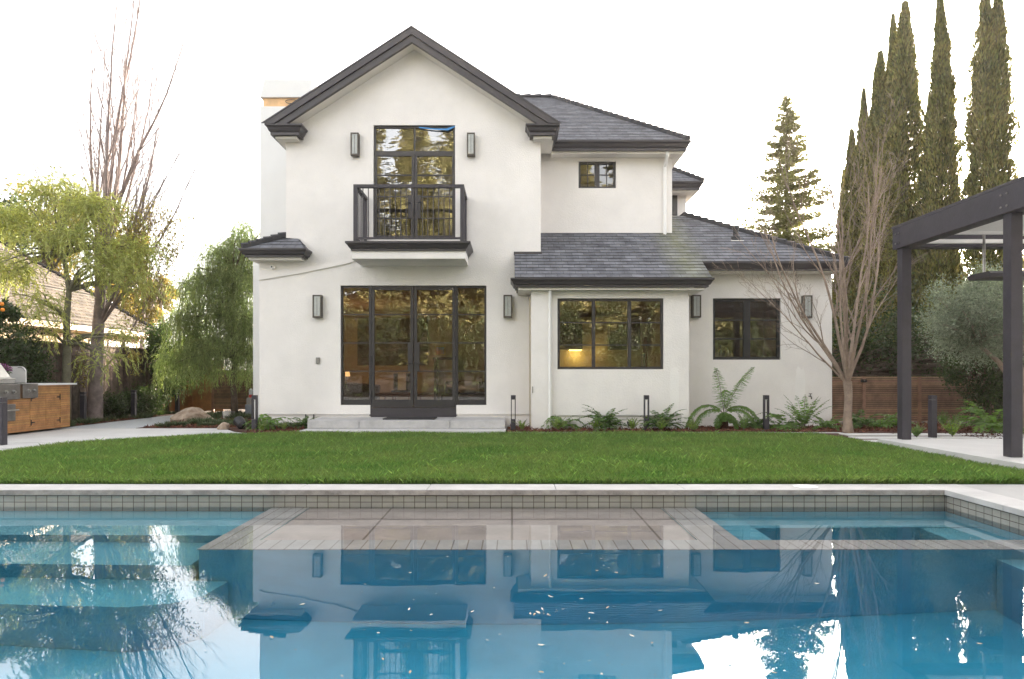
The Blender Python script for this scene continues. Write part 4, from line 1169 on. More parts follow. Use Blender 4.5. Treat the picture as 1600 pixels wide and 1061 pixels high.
b = MB(); b.box(PXL-.04, PXL+.18, 3.98, 10.68, 3.371, 3.40); b.build('beam_cap', 'trim', pv)
b = MB(); b.box(PXL+4.97, PXL+5.17, 4.0, 10.66, 3.041, 3.37); b.build('beam', 'post', pv)
for d in (10.42, 8.14, 5.8):
    b = MB(); b.box(PXL+.18, PXL+4.965, d, d+.20, 3.02+.025, 3.30); b.build('cross_beam', 'post', pv)
for i in range(4):
    b = MB(); X = PXL+.55+i*1.15; b.box(X, X+.09, 4.0, 10.40, 3.20, 3.36); b.build('rafter', 'white', pv)
for i in range(30):
    b = MB(); Y = 4.1 + i*.21; b.box(PXL+.19, PXL+4.96, Y, Y+.05, 3.3605, 3.42); b.build('roof_louvre', mat('louvre_white', (.7, .68, .65), .6) if i == 0 else bpy.data.materials['louvre_white'], pv)
b = MB(); b.box(PXL+.20, PXL+4.95, 10.15, 10.21, 3.055, 3.11); b.build('rafter', 'white', pv)
b = MB(); b.box(6.35, PXL+4.9, 8.5, 9.65, 3.12, 3.145); b.build('canopy_panel', mat('canopy_cloth', (.72, .71, .70), .7, .05, 3), pv)
b = MB(); b.box(PXL+.20, PXL+4.95, 9.67, 9.73, 3.09, 3.16); b.build('rafter', 'white', pv)
M['louvre'] = bpy.data.materials['louvre_white']
hx0 = 6.9
ht = thing('patio_heater', (7.4, 10.0, 2.5), 'flat dark panel heater hanging from the pavilion roof', 'heater')
b = MB(); b.prism_yz([(9.75, 2.55), (9.78, 2.50), (10.22, 2.50), (10.25, 2.55), (10.22, 2.58), (9.78, 2.58)], xx(1536, 9.9), xx(1536, 9.9)+1.4); b.build('panel', 'trim', ht)
for X in (xx(1545, 9.9), xx(1545, 9.9)+1.1):
    b = MB(); b.tube([(X, 10.0, 2.58), (X, 10.0, 3.36)], .018, 8); b.build('hanging_rod', 'steel_dull', ht)

# boulder, small rock and bits by the corner
def rock(name, c, s, seed, m, sub=3, label='', cat='rock'):
    import bmesh
    bm = bmesh.new(); bmesh.ops.create_icosphere(bm, subdivisions=4, radius=1)
    r = random.Random(seed); cuts = [(Vector((r.uniform(-1, 1), r.uniform(-1, 1), r.uniform(-.3, 1))).normalized(), r.uniform(.55, .85)) for _ in range(16)]
    from mathutils import noise
    for v in bm.verts:
        for nrm, dd in cuts:
            k = v.co.dot(nrm) - dd
            if k > 0: v.co -= nrm*k*.9
        v.co *= 1 + .10*noise.noise(v.co*2.1 + Vector((seed, 0, 0))) + .03*noise.noise(v.co*7)
        v.co = Vector((v.co.x*s[0], v.co.y*s[1], v.co.z*s[2]))
        v.co.z = min(v.co.z, s[2]*.72 + .12*v.co.z + .03*noise.noise(v.co*5))
    me = bpy.data.meshes.new(name); bm.to_mesh(me); bm.free()
    o = bpy.data.objects.new(name, me); COL.objects.link(o); me.materials.append(M[m]); o.location = c
    return tag(o, label, cat)
rock('boulder', (xx(302, 16.0), 16.0, .10), (.52, .42, .29), 3, 'rock', label='large tan boulder beside the gravel path', cat='boulder')
rock('garden_rock', (xx(357, 13.9), 13.7, .06), (.15, .13, .11), 8, 'rock', label='small brown rock at the patio edge near the bollard', cat='rock')
def spot(px, d, label, s=1.0, az=0.0, name='spotlight'):
    X = xx(px, d); t = thing(name, (X, d, .01), label, 'spotlight')
    c, s_ = math.cos(az), math.sin(az)
    b = MB(); b.tube([(X, d, .0), (X, d, .06*s)], .012, 6); b.build('spike', 'black', t)
    b = MB(); p0 = Vector((X, d, .11*s)); dr = Vector((c*.6, s_*.6, .35)).normalized()
    b.tube([p0-dr*.11*s, p0-dr*.07*s, p0+dr*.08*s, p0+dr*.10*s], [.05*s, .085*s, .10*s, .10*s], 16); b.build('head', 'black', t)
spot(376, 13.7, 'round black spotlight lying beside the small brown rock', 1.1, 2.4)
spot(984, 13.7, 'round black spotlight among ferns below the three pane window', 1.0, -1.3)
# utility box, jug and buckets
ub = thing('utility_box', (xx(397, 18.0), 18, 0), 'grey utility box against the house corner by the slatted gate', 'utility box')
x0, x1 = xx(385, 18), xx(406, 18)+.05
b = MB(); b.box(x0, x1, 17.9, 18.4, .01, zz(632, 18)); b.build('cabinet', 'greybox', ub, bevel=.01)
b = MB(); b.box(x0+.02, x1-.02, 17.95, 18.35, zz(632, 18)+.001, zz(621.5, 18)); b.build('lid', 'steel_dull', ub)
jg = thing('jug', (xx(392, 18.1), 18.1, zz(621, 18)), 'clear plastic jug with red band on top of the grey box', 'jug')
X = xx(392, 18.1); jz = zz(621.4, 18)
b = MB(); b.lathe(X, 18.1, [(.05, jz), (.05, jz+.08)], 12); b.build('band', 'red', jg)
b = MB(); b.lathe(X, 18.1, [(.048, jz+.081), (.05, jz+.2), (.02, jz+.24)], 12); b.build('bottle_top', 'lampglass', jg)
for px, d, m, lb in ((354.5, 17.2, 'white', 'white bucket standing before the slatted gate'), (360, 17.3, 'steel_dull', 'grey bucket tucked behind the white bucket')):
    X = xx(px, d); b = MB(); b.lathe(X, d, [(.085, .01), (.105, .17), (.11, .175), (.10, .17)], 16); o = b.build('bucket', m, org=(X, d, .01)); T(o, lb, 'bucket')

# fences
def fence_boards(name, p0, p1, h, z0, label, m='oldwood', bw=.14, lattice=.28, seed=1, gap=.01):
    p0, p1 = Vector((*p0, 0)), Vector((*p1, 0)); L_ = (p1-p0).length; u = (p1-p0).normalized(); nn = Vector((u.y, -u.x, 0))
    t = thing(name, ((p0+p1)/2), label, 'fence'); t.location.z = 0
    r = random.Random(seed)
    def obox(mb, s0, s1, o0, o1, za, zb):
        c = [p0+u*s0+nn*o0, p0+u*s1+nn*o0, p0+u*s1+nn*o1, p0+u*s0+nn*o1]
        mb.add([(q.x, q.y, za) for q in c] + [(q.x, q.y, zb) for q in c], [[0, 3, 2, 1], [4, 5, 6, 7], [0, 1, 5, 4], [1, 2, 6, 5], [2, 3, 7, 6], [3, 0, 4, 7]])
    b = MB(); s = 0
    while s < L_-.05:
        w = bw*r.uniform(.9, 1.08); obox(b, s, min(s+w-gap, L_), 0 + r.uniform(0, .012), .02+r.uniform(0, .012), z0+r.uniform(0, .04), h-lattice); s += w
    b.build('board_panel', m, t)
    b = MB(); obox(b, 0, L_, -.02, .05, h-lattice+.001, h-lattice+.06); obox(b, 0, L_, -.03, .06, h-.04, h); obox(b, 0, L_, -.05, -.012, .35, .43)
    if lattice > .1:
        s = 0
        while s < L_-.05: obox(b, s, s+.11, .0, .018, h-lattice+.062, h-.041); s += .115
    b.build('rail', m, t)
    s = 0
    while s <= L_+.01:
        b = MB(); obox(b, s-.05, s+.05, .034, .13, z0-.05, h+.02); b.build('post', m, t); s += 2.4
    return t
fence_boards('board_fence', (-10.35, 11.0), (-10.35, 20.2), 1.84, 0, 'weathered brown board fence along the left side of the garden', seed=3)
fence_boards('board_fence', (-10.3, 20.25), (-8.55, 20.25), 1.5, 0, 'low warm brown boards closing the garden between side fence and gate', m='cedar', lattice=.02, seed=5, gap=.0)
def slat_fence(name, x0, x1, y, z0, z1, posts, label, m='brownslat', sh=.042, cat='fence', rail=None):
    t = thing(name, ((x0+x1)/2, y, 0), label, cat)
    ps = [x0] + posts + [x1]
    for i in range(len(ps)-1):
        b = MB(); z = z0
        while z < z1-.01: b.box(ps[i]+.035, ps[i+1]-.035, y, y+.02, z, z+sh-.011); z += sh
        b.build('slat_panel', m, t)
    for p in ps:
        b = MB(); b.box(p-.034, p+.034, y-.012, y+.06, z0-.08, z1+.01); b.build('post', rail or m, t)
    b = MB(); b.box(x0, x1, y+.024, y+.03, z0, z1-.02); b.build('backing', 'darkfabric', t)
    return t
slat_fence('slat_gate', -8.55, -6.4, 19.5, .12, 1.24, [], 'brown horizontal slat gate behind the weeping tree', cat='gate')
sf = slat_fence('slat_fence', xx(1290, 15.3), xx(1550, 15.3), 15.3, .06, 1.05, [xx(1350, 15.3), xx(1437, 15.3)], 'low brown horizontal slat fence right of the house', rail='brownslat')
b = MB(); b.box(xx(1344, 15.3), xx(1352, 15.3), 15.22, 15.28, .93, 1.0); b.tube([(xx(1348, 15.3), 15.22, .965), (xx(1348, 15.3), 15.18, .965)], .02, 8); b.build('latch', 'black', sf)
fence_boards('board_fence', (xx(1550, 15.4), 15.6), (16.5, 15.6), 1.8, 0, 'dark board fence behind the olive tree', m='oldwood', seed=9)
fence_boards('board_fence', (16.5, 15.6), (16.5, 3.0), 1.8, 0, 'dark board fence beyond the pavilion side', m='oldwood', seed=10)

# pavers on the right
pvs = []
for row, (y, a, c) in enumerate(((12.35, 6.0, 8.4), (11.72, 5.86, 8.2), (11.08, 5.78, 8.0))):
    X = a; k = 0
    while X < c:
        w = 1.15 if (row+k) % 2 else .95
        pvs.append((X, y, w)); X += w+.06; k += 1
first = None
for i, (X, y, w) in enumerate(pvs):
    b = MB(); b.box(X, X+w, y-.19, y+.19, -.04, .022)
    o = b.build('paver', 'concrete', org=(X+w/2, y, 0), bevel=.006)
    T(o, 'pale concrete paver laid between the lawn corner and the slat fence', 'paver', 'concrete pavers right of the lawn')
for i, (X, y, w) in enumerate(((8.9, 12.3, .9), (9.3, 11.7, .9), (10.0, 12.5, .9))):
    b = MB(); b.box(X, X+w, y-.16, y+.16, -.04, .018); o = b.build('paver', 'concrete', org=(X+w/2, y, 0), bevel=.006)
    T(o, 'pale concrete paver laid in dark mulch behind the pavilion slab', 'paver', 'concrete pavers behind the pavilion slab')
# skimmer lid on the coping, drains in the pool
b = MB(); b.lathe(xx(1260, 6.62), 6.64, [(.11, .001), (.115, .004), (.10, .007)], 22); T(b.build('skimmer_lid', 'white', org=(2.85, 6.64, .001)), 'round white skimmer lid set in the pool coping', 'skimmer lid')
for (x, y, z, lb) in ((1.15, 3.9, -1.698, 'round drain cover on the pool floor below the shelf'), (1.6, 2.6, -1.698, 'round drain cover on the pool floor nearest the deck'), (2.95, 5.62, -1.148, 'round drain cover in the spa corner floor')):
    b = MB(); b.lathe(x, y, [(.13, z), (.13, z+.015), (.09, z+.03)], 20); T(b.build('drain_cover', mat('drain_plastic', (.25, .55, .5), .6), org=(x, y, z)), lb, 'drain cover')
# floating leaves
r = random.Random(21); lf = None
lm = [mat('dead_leaf', (.42, .33, .22), .7, .3, 20), mat('dead_leaf_pale', (.6, .56, .47), .7, .2, 20)]
protos = []
for k in range(4):
    b = MB(); L_ = r.uniform(.5, 1); n = 7; pts = []
    for i in range(n): a = i/(n-1); pts.append((a-.5, .19*math.sin(math.pi*a)**.8, .06*math.sin(3*a+k)))
    for i in range(n-2, 0, -1): a = i/(n-1); pts.append((a-.5, -.17*math.sin(math.pi*a), .08*math.sin(3*a+k+.5)))
    b.add(pts, [list(range(len(pts)))]); o = b.build('floating_leaf', lm[k % 2]); protos.append(o)
    T(o, 'small fallen leaf floating on the pool water', 'leaf', 'leaves floating on the pool')
cnt = 0
def put_leaf(x, y):
    global cnt
    o = protos[cnt % 4]
    if cnt >= 4: o = copy_tree(o)
    o.location = (x, y, -.165); s = .010+.028*r.random()**2.5; o.scale = (s, s, s); o.rotation_euler = (r.uniform(-.2, .2), r.uniform(-.2, .2), r.uniform(0, 6.28)); cnt += 1
for i in range(120):
    d = 2.8 + 2.6*r.random()**1.1
    px = r.choice([r.gauss(830, 130), r.gauss(1050, 160), r.gauss(600, 120), r.uniform(0, 1600)])
    put_leaf(xx(px, d), d)
for i in range(10): d = 3.6+r.uniform(-.05, .05); put_leaf(xx(860+r.gauss(0, 14), d), d)
# ================================================================== PLANTS
def grow(out, tips, rg, p, d, L_, r_, lvl, spec):
    """spec[lvl] = (segments, wiggle, up-pull, children, child angle, child length factor, child radius factor, start fraction)"""
    seg, wig, upp, nch, ang, lf_, rf_, st_ = spec[lvl]
    pts = [p.copy()]; dirs = [d.copy()]
    for i in range(seg):
        d = (d + Vector((rg.gauss(0, wig), rg.gauss(0, wig), rg.gauss(0, wig))) + Vector((0, 0, upp))).normalized()
        p = p + d*(L_/seg); pts.append(p.copy()); dirs.append(d.copy())
    tipr = .2 if lvl == len(spec)-1 else (.3 if lvl > 0 else .16)
    rad = [max(.0022, r_*(1-(1-tipr)*i/seg)) for i in range(seg+1)]
    out.append((pts, rad, lvl))
    if lvl == len(spec)-1:
        tips.append((pts, dirs)); return
    for k in range(nch):
        t = st_ + (1-st_)*(k+rg.uniform(.2, .9))/nch; i = min(seg, max(1, int(t*seg+.5)))
        ax = dirs[i].cross(Vector((rg.gauss(0, 1), rg.gauss(0, 1), rg.gauss(0, 1)))).normalized()
        nd = Matrix.Rotation(ang*rg.uniform(.6, 1.25), 3, ax) @ dirs[i]
        grow(out, tips, rg, pts[i], nd, L_*lf_*rg.uniform(.65, 1.2)*(1-.35*t), rad[i]*rf_, lvl+1, spec)
def limbs(out, name, m, parent, maxlvl=9, sides=(10, 7, 5, 4, 3, 3)):
    b = MB()
    for pts, rad, lvl in out:
        if lvl <= maxlvl: b.tube(pts, rad, sides[min(lvl, 5)], cap=False)
    return b.build(name, m, parent, smooth=True)

# --- tall bare multi-stemmed tree by the left fence
t = thing('bare_tree', (-9.55, 16.2, 0), 'tall nearly leafless tree with upright branches by the left fence', 'tree')
rg = random.Random(4); out = []; tips = []
base = Vector((xx(148, 16.2), 16.2, 0))
trunk = [base, base+Vector((.02, 0, 1.0)), base+Vector((.08, 0, 2.2)), base+Vector((.14, 0, 3.0)), base+Vector((.22, 0, 3.9))]
out.append((trunk, [.18, .15, .13, .11, .07], 0))
SPt = [(11, .045, .045, 11, .30, .45, .45, .12), (8, .07, .07, 6, .42, .45, .5, .15), (5, .10, .06, 3, .5, .5, .55, .2), (4, .13, .04, 0, 0, 0, 0, 0)]
for (i, dx, dy, L_, r_) in ((2, -.15, .1, 4.4, .05), (2, -.12, .3, 5.2, .05), (3, .05, .3, 5.4, .05), (2, .52, -.1, 4.2, .062), (3, -.10, .2, 5.6, .06), (3, .16, -.2, 5.8, .065), (4, -.03, .1, 5.6, .065), (4, .10, .1, 5.7, .06), (4, .30, 0, 4.9, .055), (3, .55, .2, 3.8, .045), (1, .75, .1, 2.8, .03), (2, .8, -.2, 3.0, .032), (3, .78, -.1, 3.6, .04), (2, .62, .3, 4.0, .045), (3, -.26, -.3, 5.0, .045), (4, .2, .4, 5.2, .045), (4, -.22, .1, 4.6, .04)):
    grow(out, tips, rg, trunk[i], Vector((dx, dy, 1)).normalized(), L_*1.16, r_*.86, 0, SPt)
out = [o for o in out if o[0][-1].x > -11.1]
limbs(out, 'trunk', mat('bare_bark', (.24, .19, .18), .85, .4, 6), t)
Vs = []; nr = np.random.default_rng(8)
tp_ = [(p[-1], d[-1]) for p, d in tips]
sel = [q for q in tp_ if q[0].z < 5.0]
C = np.array([list(p) for p, d in sel for _ in range(9)]) + nr.normal(0, .12, (len(sel)*9, 3))
D = unit(nr.normal(0, .5, C.shape) + np.array([0, 0, -.8]))
V = leaf_v(C, D, nr.uniform(.05, .10, len(C)), nr.uniform(.02, .035, len(C)), nr)
np_mesh('crown', V, len(V)//4, 'leaf_gold', t)

# --- weeping, strand based crowns
def strands(starts, rg_, nleaf, Ls, leafL, leafW, drop, spread, out_dir=None):
    """each start hangs a curved strand of narrow leaves"""
    C = []; D = []
    for (p, d) in starts:
        L_ = rg_.uniform(*Ls); k = max(4, int(nleaf*L_)); p = np.array(p, float); d = np.array(d, float)
        for i in range(k):
            d = d + np.array([0, 0, -drop]) + rg_.normal(0, .05, 3); d /= np.linalg.norm(d)
            p = p + d*(L_/k); C.append(p.copy()); D.append(d + rg_.normal(0, spread, 3))
    C = np.array(C); D = unit(np.array(D)); n = len(C)
    return leaf_v(C, D, rg_.uniform(*leafL, n), rg_.uniform(*leafW, n), rg_)
def weeping(name, base, trunk, clumps, ns, label, m, mb_, seed, Ls=(.35, .95), nleaf=34, leafL=(.06, .13), leafW=(.010, .017), drop=.14, r0=.09, mult=3):
    t = thing(name, base, label, 'tree'); rg_ = np.random.default_rng(seed); b = MB()
    tr = [Vector(p) for p in trunk]; b.tube(tr, [r0*(1-.55*i/(len(tr)-1)) for i in range(len(tr))], 9)
    starts = []
    for (c, rad, k) in clumps:
        c = Vector(c)
        a = tr[-1] if c.z > tr[-1].z-.2 else min(tr, key=lambda q: (q-c).length)
        nb_ = 5
        for q in range(nb_):
            e = c + Vector((rg_.normal(0, rad[0]*.5), rg_.normal(0, rad[1]*.5), rg_.normal(0, rad[2]*.35)))
            mid = a.lerp(e, .5) + Vector((rg_.normal(0, .08), rg_.normal(0, .08), .12*(e-a).length))
            b.tube([a, a.lerp(mid, .6)+Vector((0, 0, .05)), mid, mid.lerp(e, .55)+Vector((0, 0, .04)), e], [r0*.38, r0*.3, r0*.22, r0*.13, .004], 5, cap=False)
        dd = unit(rg_.normal(size=(k, 3))); rr = rg_.random(k)**.4
        dd[:, 2] = np.abs(dd[:, 2])*1.0 - .35*rg_.random(k)
        pp = np.array(c) + dd*rr[:, None]*np.array(rad)
        nsb = max(6, k//9); pp = pp[rg_.integers(0, nsb, k)] + rg_.normal(0, .085, (k, 3))
        for i in list(range(k))*mult: starts.append((pp[i], (dd[i][0]*.8, dd[i][1]*.8, .25 + rg_.normal(0, .3))))
    starts = [(p_ + rg_.normal(0, .05, 3), (d_[0] + rg_.normal(0, .3), d_[1] + rg_.normal(0, .3), d_[2])) for p_, d_ in starts]
    b.build('trunk', mb_, t, smooth=True)
    V = strands(starts, rg_, nleaf, Ls, leafL, leafW, drop, .30)
    np_mesh('crown', V, len(V)//4, m, t)
    return t
d = 15.0; q = lambda px, py, dd=15.0: (xx(px, dd), dd, zz(py, dd))
weeping('pepper_tree', (xx(103, d), d, 0), [q(104, 662), q(103, 600), q(105, 540), q(104, 500), q(108, 455), q(100, 400)],
        [(q(90, 305, 15.2), (.62, .6, .42), 230), (q(150, 330, 14.9), (.62, .55, .42), 240), (q(30, 350, 15.1), (.62, .6, .45), 240), (q(200, 395, 15.3), (.55, .5, .5), 190),
         (q(95, 375, 14.6), (.85, .6, .5), 260), (q(20, 425, 14.8), (.7, .6, .5), 190), (q(165, 420, 14.6), (.6, .5, .5), 170), (q(60, 480, 14.6), (.5, .4, .4), 70), (q(215, 450, 15.2), (.4, .4, .4), 60), (q(195, 530, 14.9), (.35, .3, .3), 34), (q(95, 520, 14.6), (.4, .3, .35), 34), (q(160, 560, 14.6), (.25, .2, .3), 26)],
        .09, 'light green willow leaved tree rising behind the barbecue counter', 'leaf_pepper', 'barkgreen', 2, r0=.10, mult=1, nleaf=50, leafW=(.013, .022), drop=.085, Ls=(.25, .7))
d = 18.3; q = lambda px, py, dd=18.3: (xx(px, dd), dd, zz(py, dd))
weeping('weeping_tree', (xx(365, d), d, 0), [q(366, 653), q(366, 630), q(364, 600), q(368, 560), q(362, 500), q(365, 440)],
        [(q(385, 375), (.45, .5, .45), 130), (q(345, 395), (.45, .5, .4), 120), (q(370, 430), (.65, .6, .5), 220), (q(310, 440), (.5, .5, .45), 140), (q(350, 480), (.8, .6, .45), 260), (q(290, 500), (.45, .5, .45), 150),
         (q(385, 500), (.45, .5, .5), 160), (q(330, 540), (.8, .6, .4), 220), (q(395, 550), (.35, .4, .4), 80), (q(285, 560), (.45, .4, .4), 120)],
        .1, 'dark green weeping tree standing close to the house corner', 'leaf_weep', 'bark', 6, Ls=(.4, 1.2), leafL=(.06, .12), leafW=(.010, .018), nleaf=30, drop=.2, r0=.10)

# --- generic leafy masses
def leafy(name, base, clumps, n, L_, Wd, m, label, cat, seed, trunkpts=None, r0=.06, bm_='bark', hollow=.35, group=None, down=0.0, twigs=True, cl_=90):
    t = thing(name, base, label, cat, group); rg_ = np.random.default_rng(seed); Vs = []
    vol = sum(a[1][0]*a[1][1]*a[1][2] for a in clumps)**(1/1)
    b = MB()
    tr = trunkpts or [base, (clumps[0][0][0], clumps[0][0][1], clumps[0][0][2]-clumps[0][1][2]*.3)]
    if not isinstance(tr[0], list): tr = [tr]
    for T_ in tr: b.tube(T_, [r0*(1-.6*i/(len(T_)-1)) for i in range(len(T_))], 8)
    for (c, rad) in clumps:
        k = int(n*rad[0]*rad[1]*rad[2]/vol)
        # sub-clusters make an uneven outline
        ns_ = max(6, k//cl_); dd = unit(rg_.normal(size=(ns_, 3))); rr = (hollow + (1-hollow)*rg_.random(ns_))[:, None]
        sc = np.array(c) + dd*rr*np.array(rad)
        if twigs:
            T_ = min(tr, key=lambda T__: (Vector(T__[-1])-Vector(c)).length)
            for i in range(0, ns_, 2): 
                a = Vector(T_[-1]); e = Vector(sc[i]); b.tube([a, a.lerp(e, .5)+Vector((0, 0, .06)), e], [r0*.3, r0*.18, .004], 4, cap=False)
        idx = rg_.integers(0, ns_, k); sr = .23*np.mean(rad)
        off = rg_.normal(size=(k, 3))*sr*.75
        C = sc[idx] + off
        D = unit(unit(C-np.array(c))*.6 + rg_.normal(size=(k, 3))*.8 + np.array([0, 0, -down]))
        Vs.append(leaf_v(C, D, rg_.uniform(*L_, k), rg_.uniform(*Wd, k), rg_))
    b.build('trunk', bm_, t, smooth=True)
    V = np.concatenate(Vs); np_mesh('crown', V, len(V)//4, m, t)
    return t
# hedge and climbers on the left
leafy('laurel_shrub', (-10.0, 13.4, 0), [((-10.1, 13.0, 1.3), (.5, .8, .95)), ((-10.0, 14.1, 1.2), (.45, .7, .85)), ((-10.1, 12.2, 1.5), (.5, .7, .9))], 16000, (.05, .10), (.025, .045), 'leaf_dark', 'dense dark evergreen shrub behind the barbecue counter', 'shrub', 31)
o_ = leafy('citrus_tree', (-10.2, 12.6, 0), [((xx(-5, 12.6), 12.6, 2.3), (.28, .35, .3))], 900, (.08, .14), (.03, .05), 'leaf_dark', 'small citrus tree with ripe oranges at the frame edge', 'citrus tree', 32, r0=.03)
for (px, py) in ((3, 475), (-3, 462), (4, 484)):
    b = MB(); X, Y, Z = xx(px, 12.35), 12.35, zz(py, 12.35); b.lathe(X, Y, [(.004, Z-.036), (.026, Z-.026), (.036, Z), (.026, Z+.026), (.004, Z+.036)], 12)
    b.build('orange', 'orange', o_, smooth=True)
leafy('ivy_shrub', (xx(262, 19.8), 19.8, 0), [((xx(258, 19.8), 19.6, 1.9), (.45, .5, .75)), ((xx(272, 19.5), 19.3, 1.1), (.5, .5, .7)), ((xx(300, 20), 19.8, 1.5), (.6, .4, .7))], 15000, (.05, .10), (.03, .05), mat('leaf_ivy', (.05, .085, .025), .45, .4, 2, trans=(1.3, 1.5, .6), island=.45), 'leafy green climber mounded over the fence corner', 'shrub', 33)
leafy('low_shrub', (xx(180, 16.9), 16.9, 0), [((xx(175, 16.6), 16.6, .32), (.42, .35, .32)), ((xx(195, 17.2), 17.3, .35), (.4, .4, .35))], 3800, (.04, .08), (.018, .03), 'leaf_dark', 'low dark shrub at the foot of the left fence near the trunk', 'shrub', 34, r0=.02)
leafy('low_shrub', (xx(235, 18.4), 18.4, 0), [((xx(232, 18.3), 18.3, .4), (.5, .5, .42))], 3800, (.04, .08), (.018, .03), 'leaf_dark', 'low dark shrub at the foot of the left fence near the corner', 'shrub', 35, r0=.02)
leafy('vine', (-10.25, 17.6, 0), [((-10.22, 16.3, 1.4), (.10, .5, .5)), ((-10.22, 18.4, 1.3), (.1, .6, .55))], 900, (.04, .07), (.02, .035), 'leaf_gold', 'sparse bronze vine climbing the left board fence', 'vine', 36, r0=.012)
# background trees left
def far_tree(px, py_top, d, wpx, m, label, seed, n=9000, leaf=(.16, .3), base_py=520):
    X = xx(px, d); zt = zz(py_top, d); w = wpx/F*d/2; zb = max(1.5, zz(base_py, d)); h = (zt-zb)/2
    rr = random.Random(seed); cl = []
    for i in range(7):
        cl.append(((X+rr.uniform(-.55, .55)*w, d+rr.uniform(-.5, .5)*w, zb+h*.4+rr.uniform(0, 1.15)*h), (w*.5, w*.5, h*.42)))
    cl.append(((X, d, zt-h*.45), (w*.55, w*.5, h*.42)))
    return leafy('background_tree', (X, d, 0), cl, n, leaf, (leaf[0]*.5, leaf[1]*.5), m, label, 'tree', seed, [(X, d, 0), (X+.1, d, zb+h*.4), (X, d, zb+h)], .22, group='trees beyond the garden')
far_tree(75, 278, 27, 190, 'leaf_gold', 'golden green rounded tree behind the shingled neighbour roof', 41, 6500, (.12, .22))
far_tree(12, 300, 24, 120, 'leaf_dark', 'dark tree at the frame edge beyond the neighbour roof', 42, 8000, (.12, .22))
far_tree(200, 350, 30, 130, 'leaf_gold', 'yellow leaved tree behind the bare upright branches', 43, 9000, (.12, .22))
far_tree(250, 430, 36, 90, 'leaf_gold', 'low yellowish tree over the end of the neighbour roof', 44, 5000, (.14, .24))

# --- neighbour house on the left
nb_ = thing('neighbour_house', (-14, 18, 0), 'low neighbouring house with wood shake roof and tan walls', 'house')
nx, ny, nz = -11.45, 22.3, 2.42
rz_ = 5.35; nxr = -16.0
mb = MB(); courses(mb, [(nx, 9.0, nz), (nx, ny, nz), (nxr, 20.8, rz_), (nxr, 9.0, rz_)], None, .22, .03, .012)
courses(mb, [(nx, ny, nz), (-20.5, ny, nz), (nxr, 20.8, rz_)], None, .22, .03, .012); mb.build('roof', 'shake', nb_)
mb = MB(); ridge_b = MB()
for i in range(18):
    a = Vector((nx, ny, nz)).lerp(Vector((nxr, 20.8, rz_)), i/18); c = Vector((nx, ny, nz)).lerp(Vector((nxr, 20.8, rz_)), (i+1.1)/18)
    ridge_b.tube([a+Vector((0, 0, .05)), c+Vector((0, 0, .03))], .07, 5)
ridge_b.build('ridge_cap', 'shake', nb_)
mb.box(-20, nx-.45, 9.2, ny-.5, 0, nz-.16); mb.build('wall', mat('tan_wall', (.50, .40, .27), .85, .1, 3), nb_)
mb = MB(); mb.box(nx-.05, nx+.03, 9, ny+.03, nz-.15, nz+.0); mb.box(-20, nx-.051, ny-.05, ny+.03, nz-.15, nz); mb.build('gutter', mat('tan_trim', (.42, .30, .19), .6), nb_)
mb = MB(); mb.box(nx-.449, nx-.052, 9.1, ny-.06, nz-.17, nz-.15); mb.build('soffit', mat('tan_soffit', (.55, .44, .3), .8), nb_)
for y in (19.2, 20.1, 20.9):
    mb = MB(); mb.box(nx-.45, nx-.42, y, y+.6, 1.75, 2.1); mb.build('window', 'frame', nb_)
mb = MB(); mb.tube([(nx-.02, ny-.25, nz-.16), (nx-.2, ny-.25, nz-.4), (nx-.38, ny-.3, nz-.5), (nx-.38, ny-.3, .1)], .035, 6); mb.build('downspout', 'black', nb_)

# --- crape myrtle in front of the wing
t = thing('crape_myrtle', (xx(1324, 12.95), 12.95, 0), 'bare vase shaped tree with smooth pinkish trunk in front of the right wing', 'tree')
rg = random.Random(12); out = []; tips = []
cb = Vector((xx(1325, 12.95), 12.95, 0)); fk = Vector((xx(1324, 12.95), 12.95, zz(596, 12.95)))
out.append(([cb, cb+Vector((-.01, 0, .25)), cb+Vector((.01, 0, .7)), fk], [.105, .078, .072, .082], 0))
SPc = [(11, .05, .035, 7, .36, .46, .55, .15), (7, .08, .05, 5, .45, .48, .55, .15), (5, .12, .03, 4, .6, .5, .6, .2), (4, .15, .03, 0, 0, 0, 0, 0)]
for (dx, dy, L_, r_) in ((-.62, -.1, 3.3, .036), (-.36, .2, 3.9, .042), (-.20, -.2, 4.3, .044), (-.06, .1, 4.5, .044), (.06, -.2, 4.4, .044), (.16, .2, 4.2, .046), (.30, 0, 3.7, .042), (-.9, .1, 2.7, .026), (.05, .4, 4.2, .035), (-.3, -.4, 3.8, .035)):
    grow(out, tips, rg, fk + Vector((dx*.06, dy*.06, .0)), Vector((dx, dy, 1)).normalized(), L_, r_*.75, 0, SPc)
limbs(out, 'trunk', 'barklight', t)
nr = np.random.default_rng(5); tl = [tp for tp in tips if tp[0][-1].x < cb.x-.7 and tp[0][-1].z < 3.4][:40]
if tl:
    C = np.array([list(p[0][-1]) for p in tl for _ in range(5)]) + nr.normal(0, .025, (len(tl)*5, 3)); D = unit(nr.normal(size=C.shape))
    V = leaf_v(C, D, np.full(len(C), .02), np.full(len(C), .016), nr); np_mesh('seed_pod', V, len(V)//4, 'bark', t)['kind'] = 'stuff'

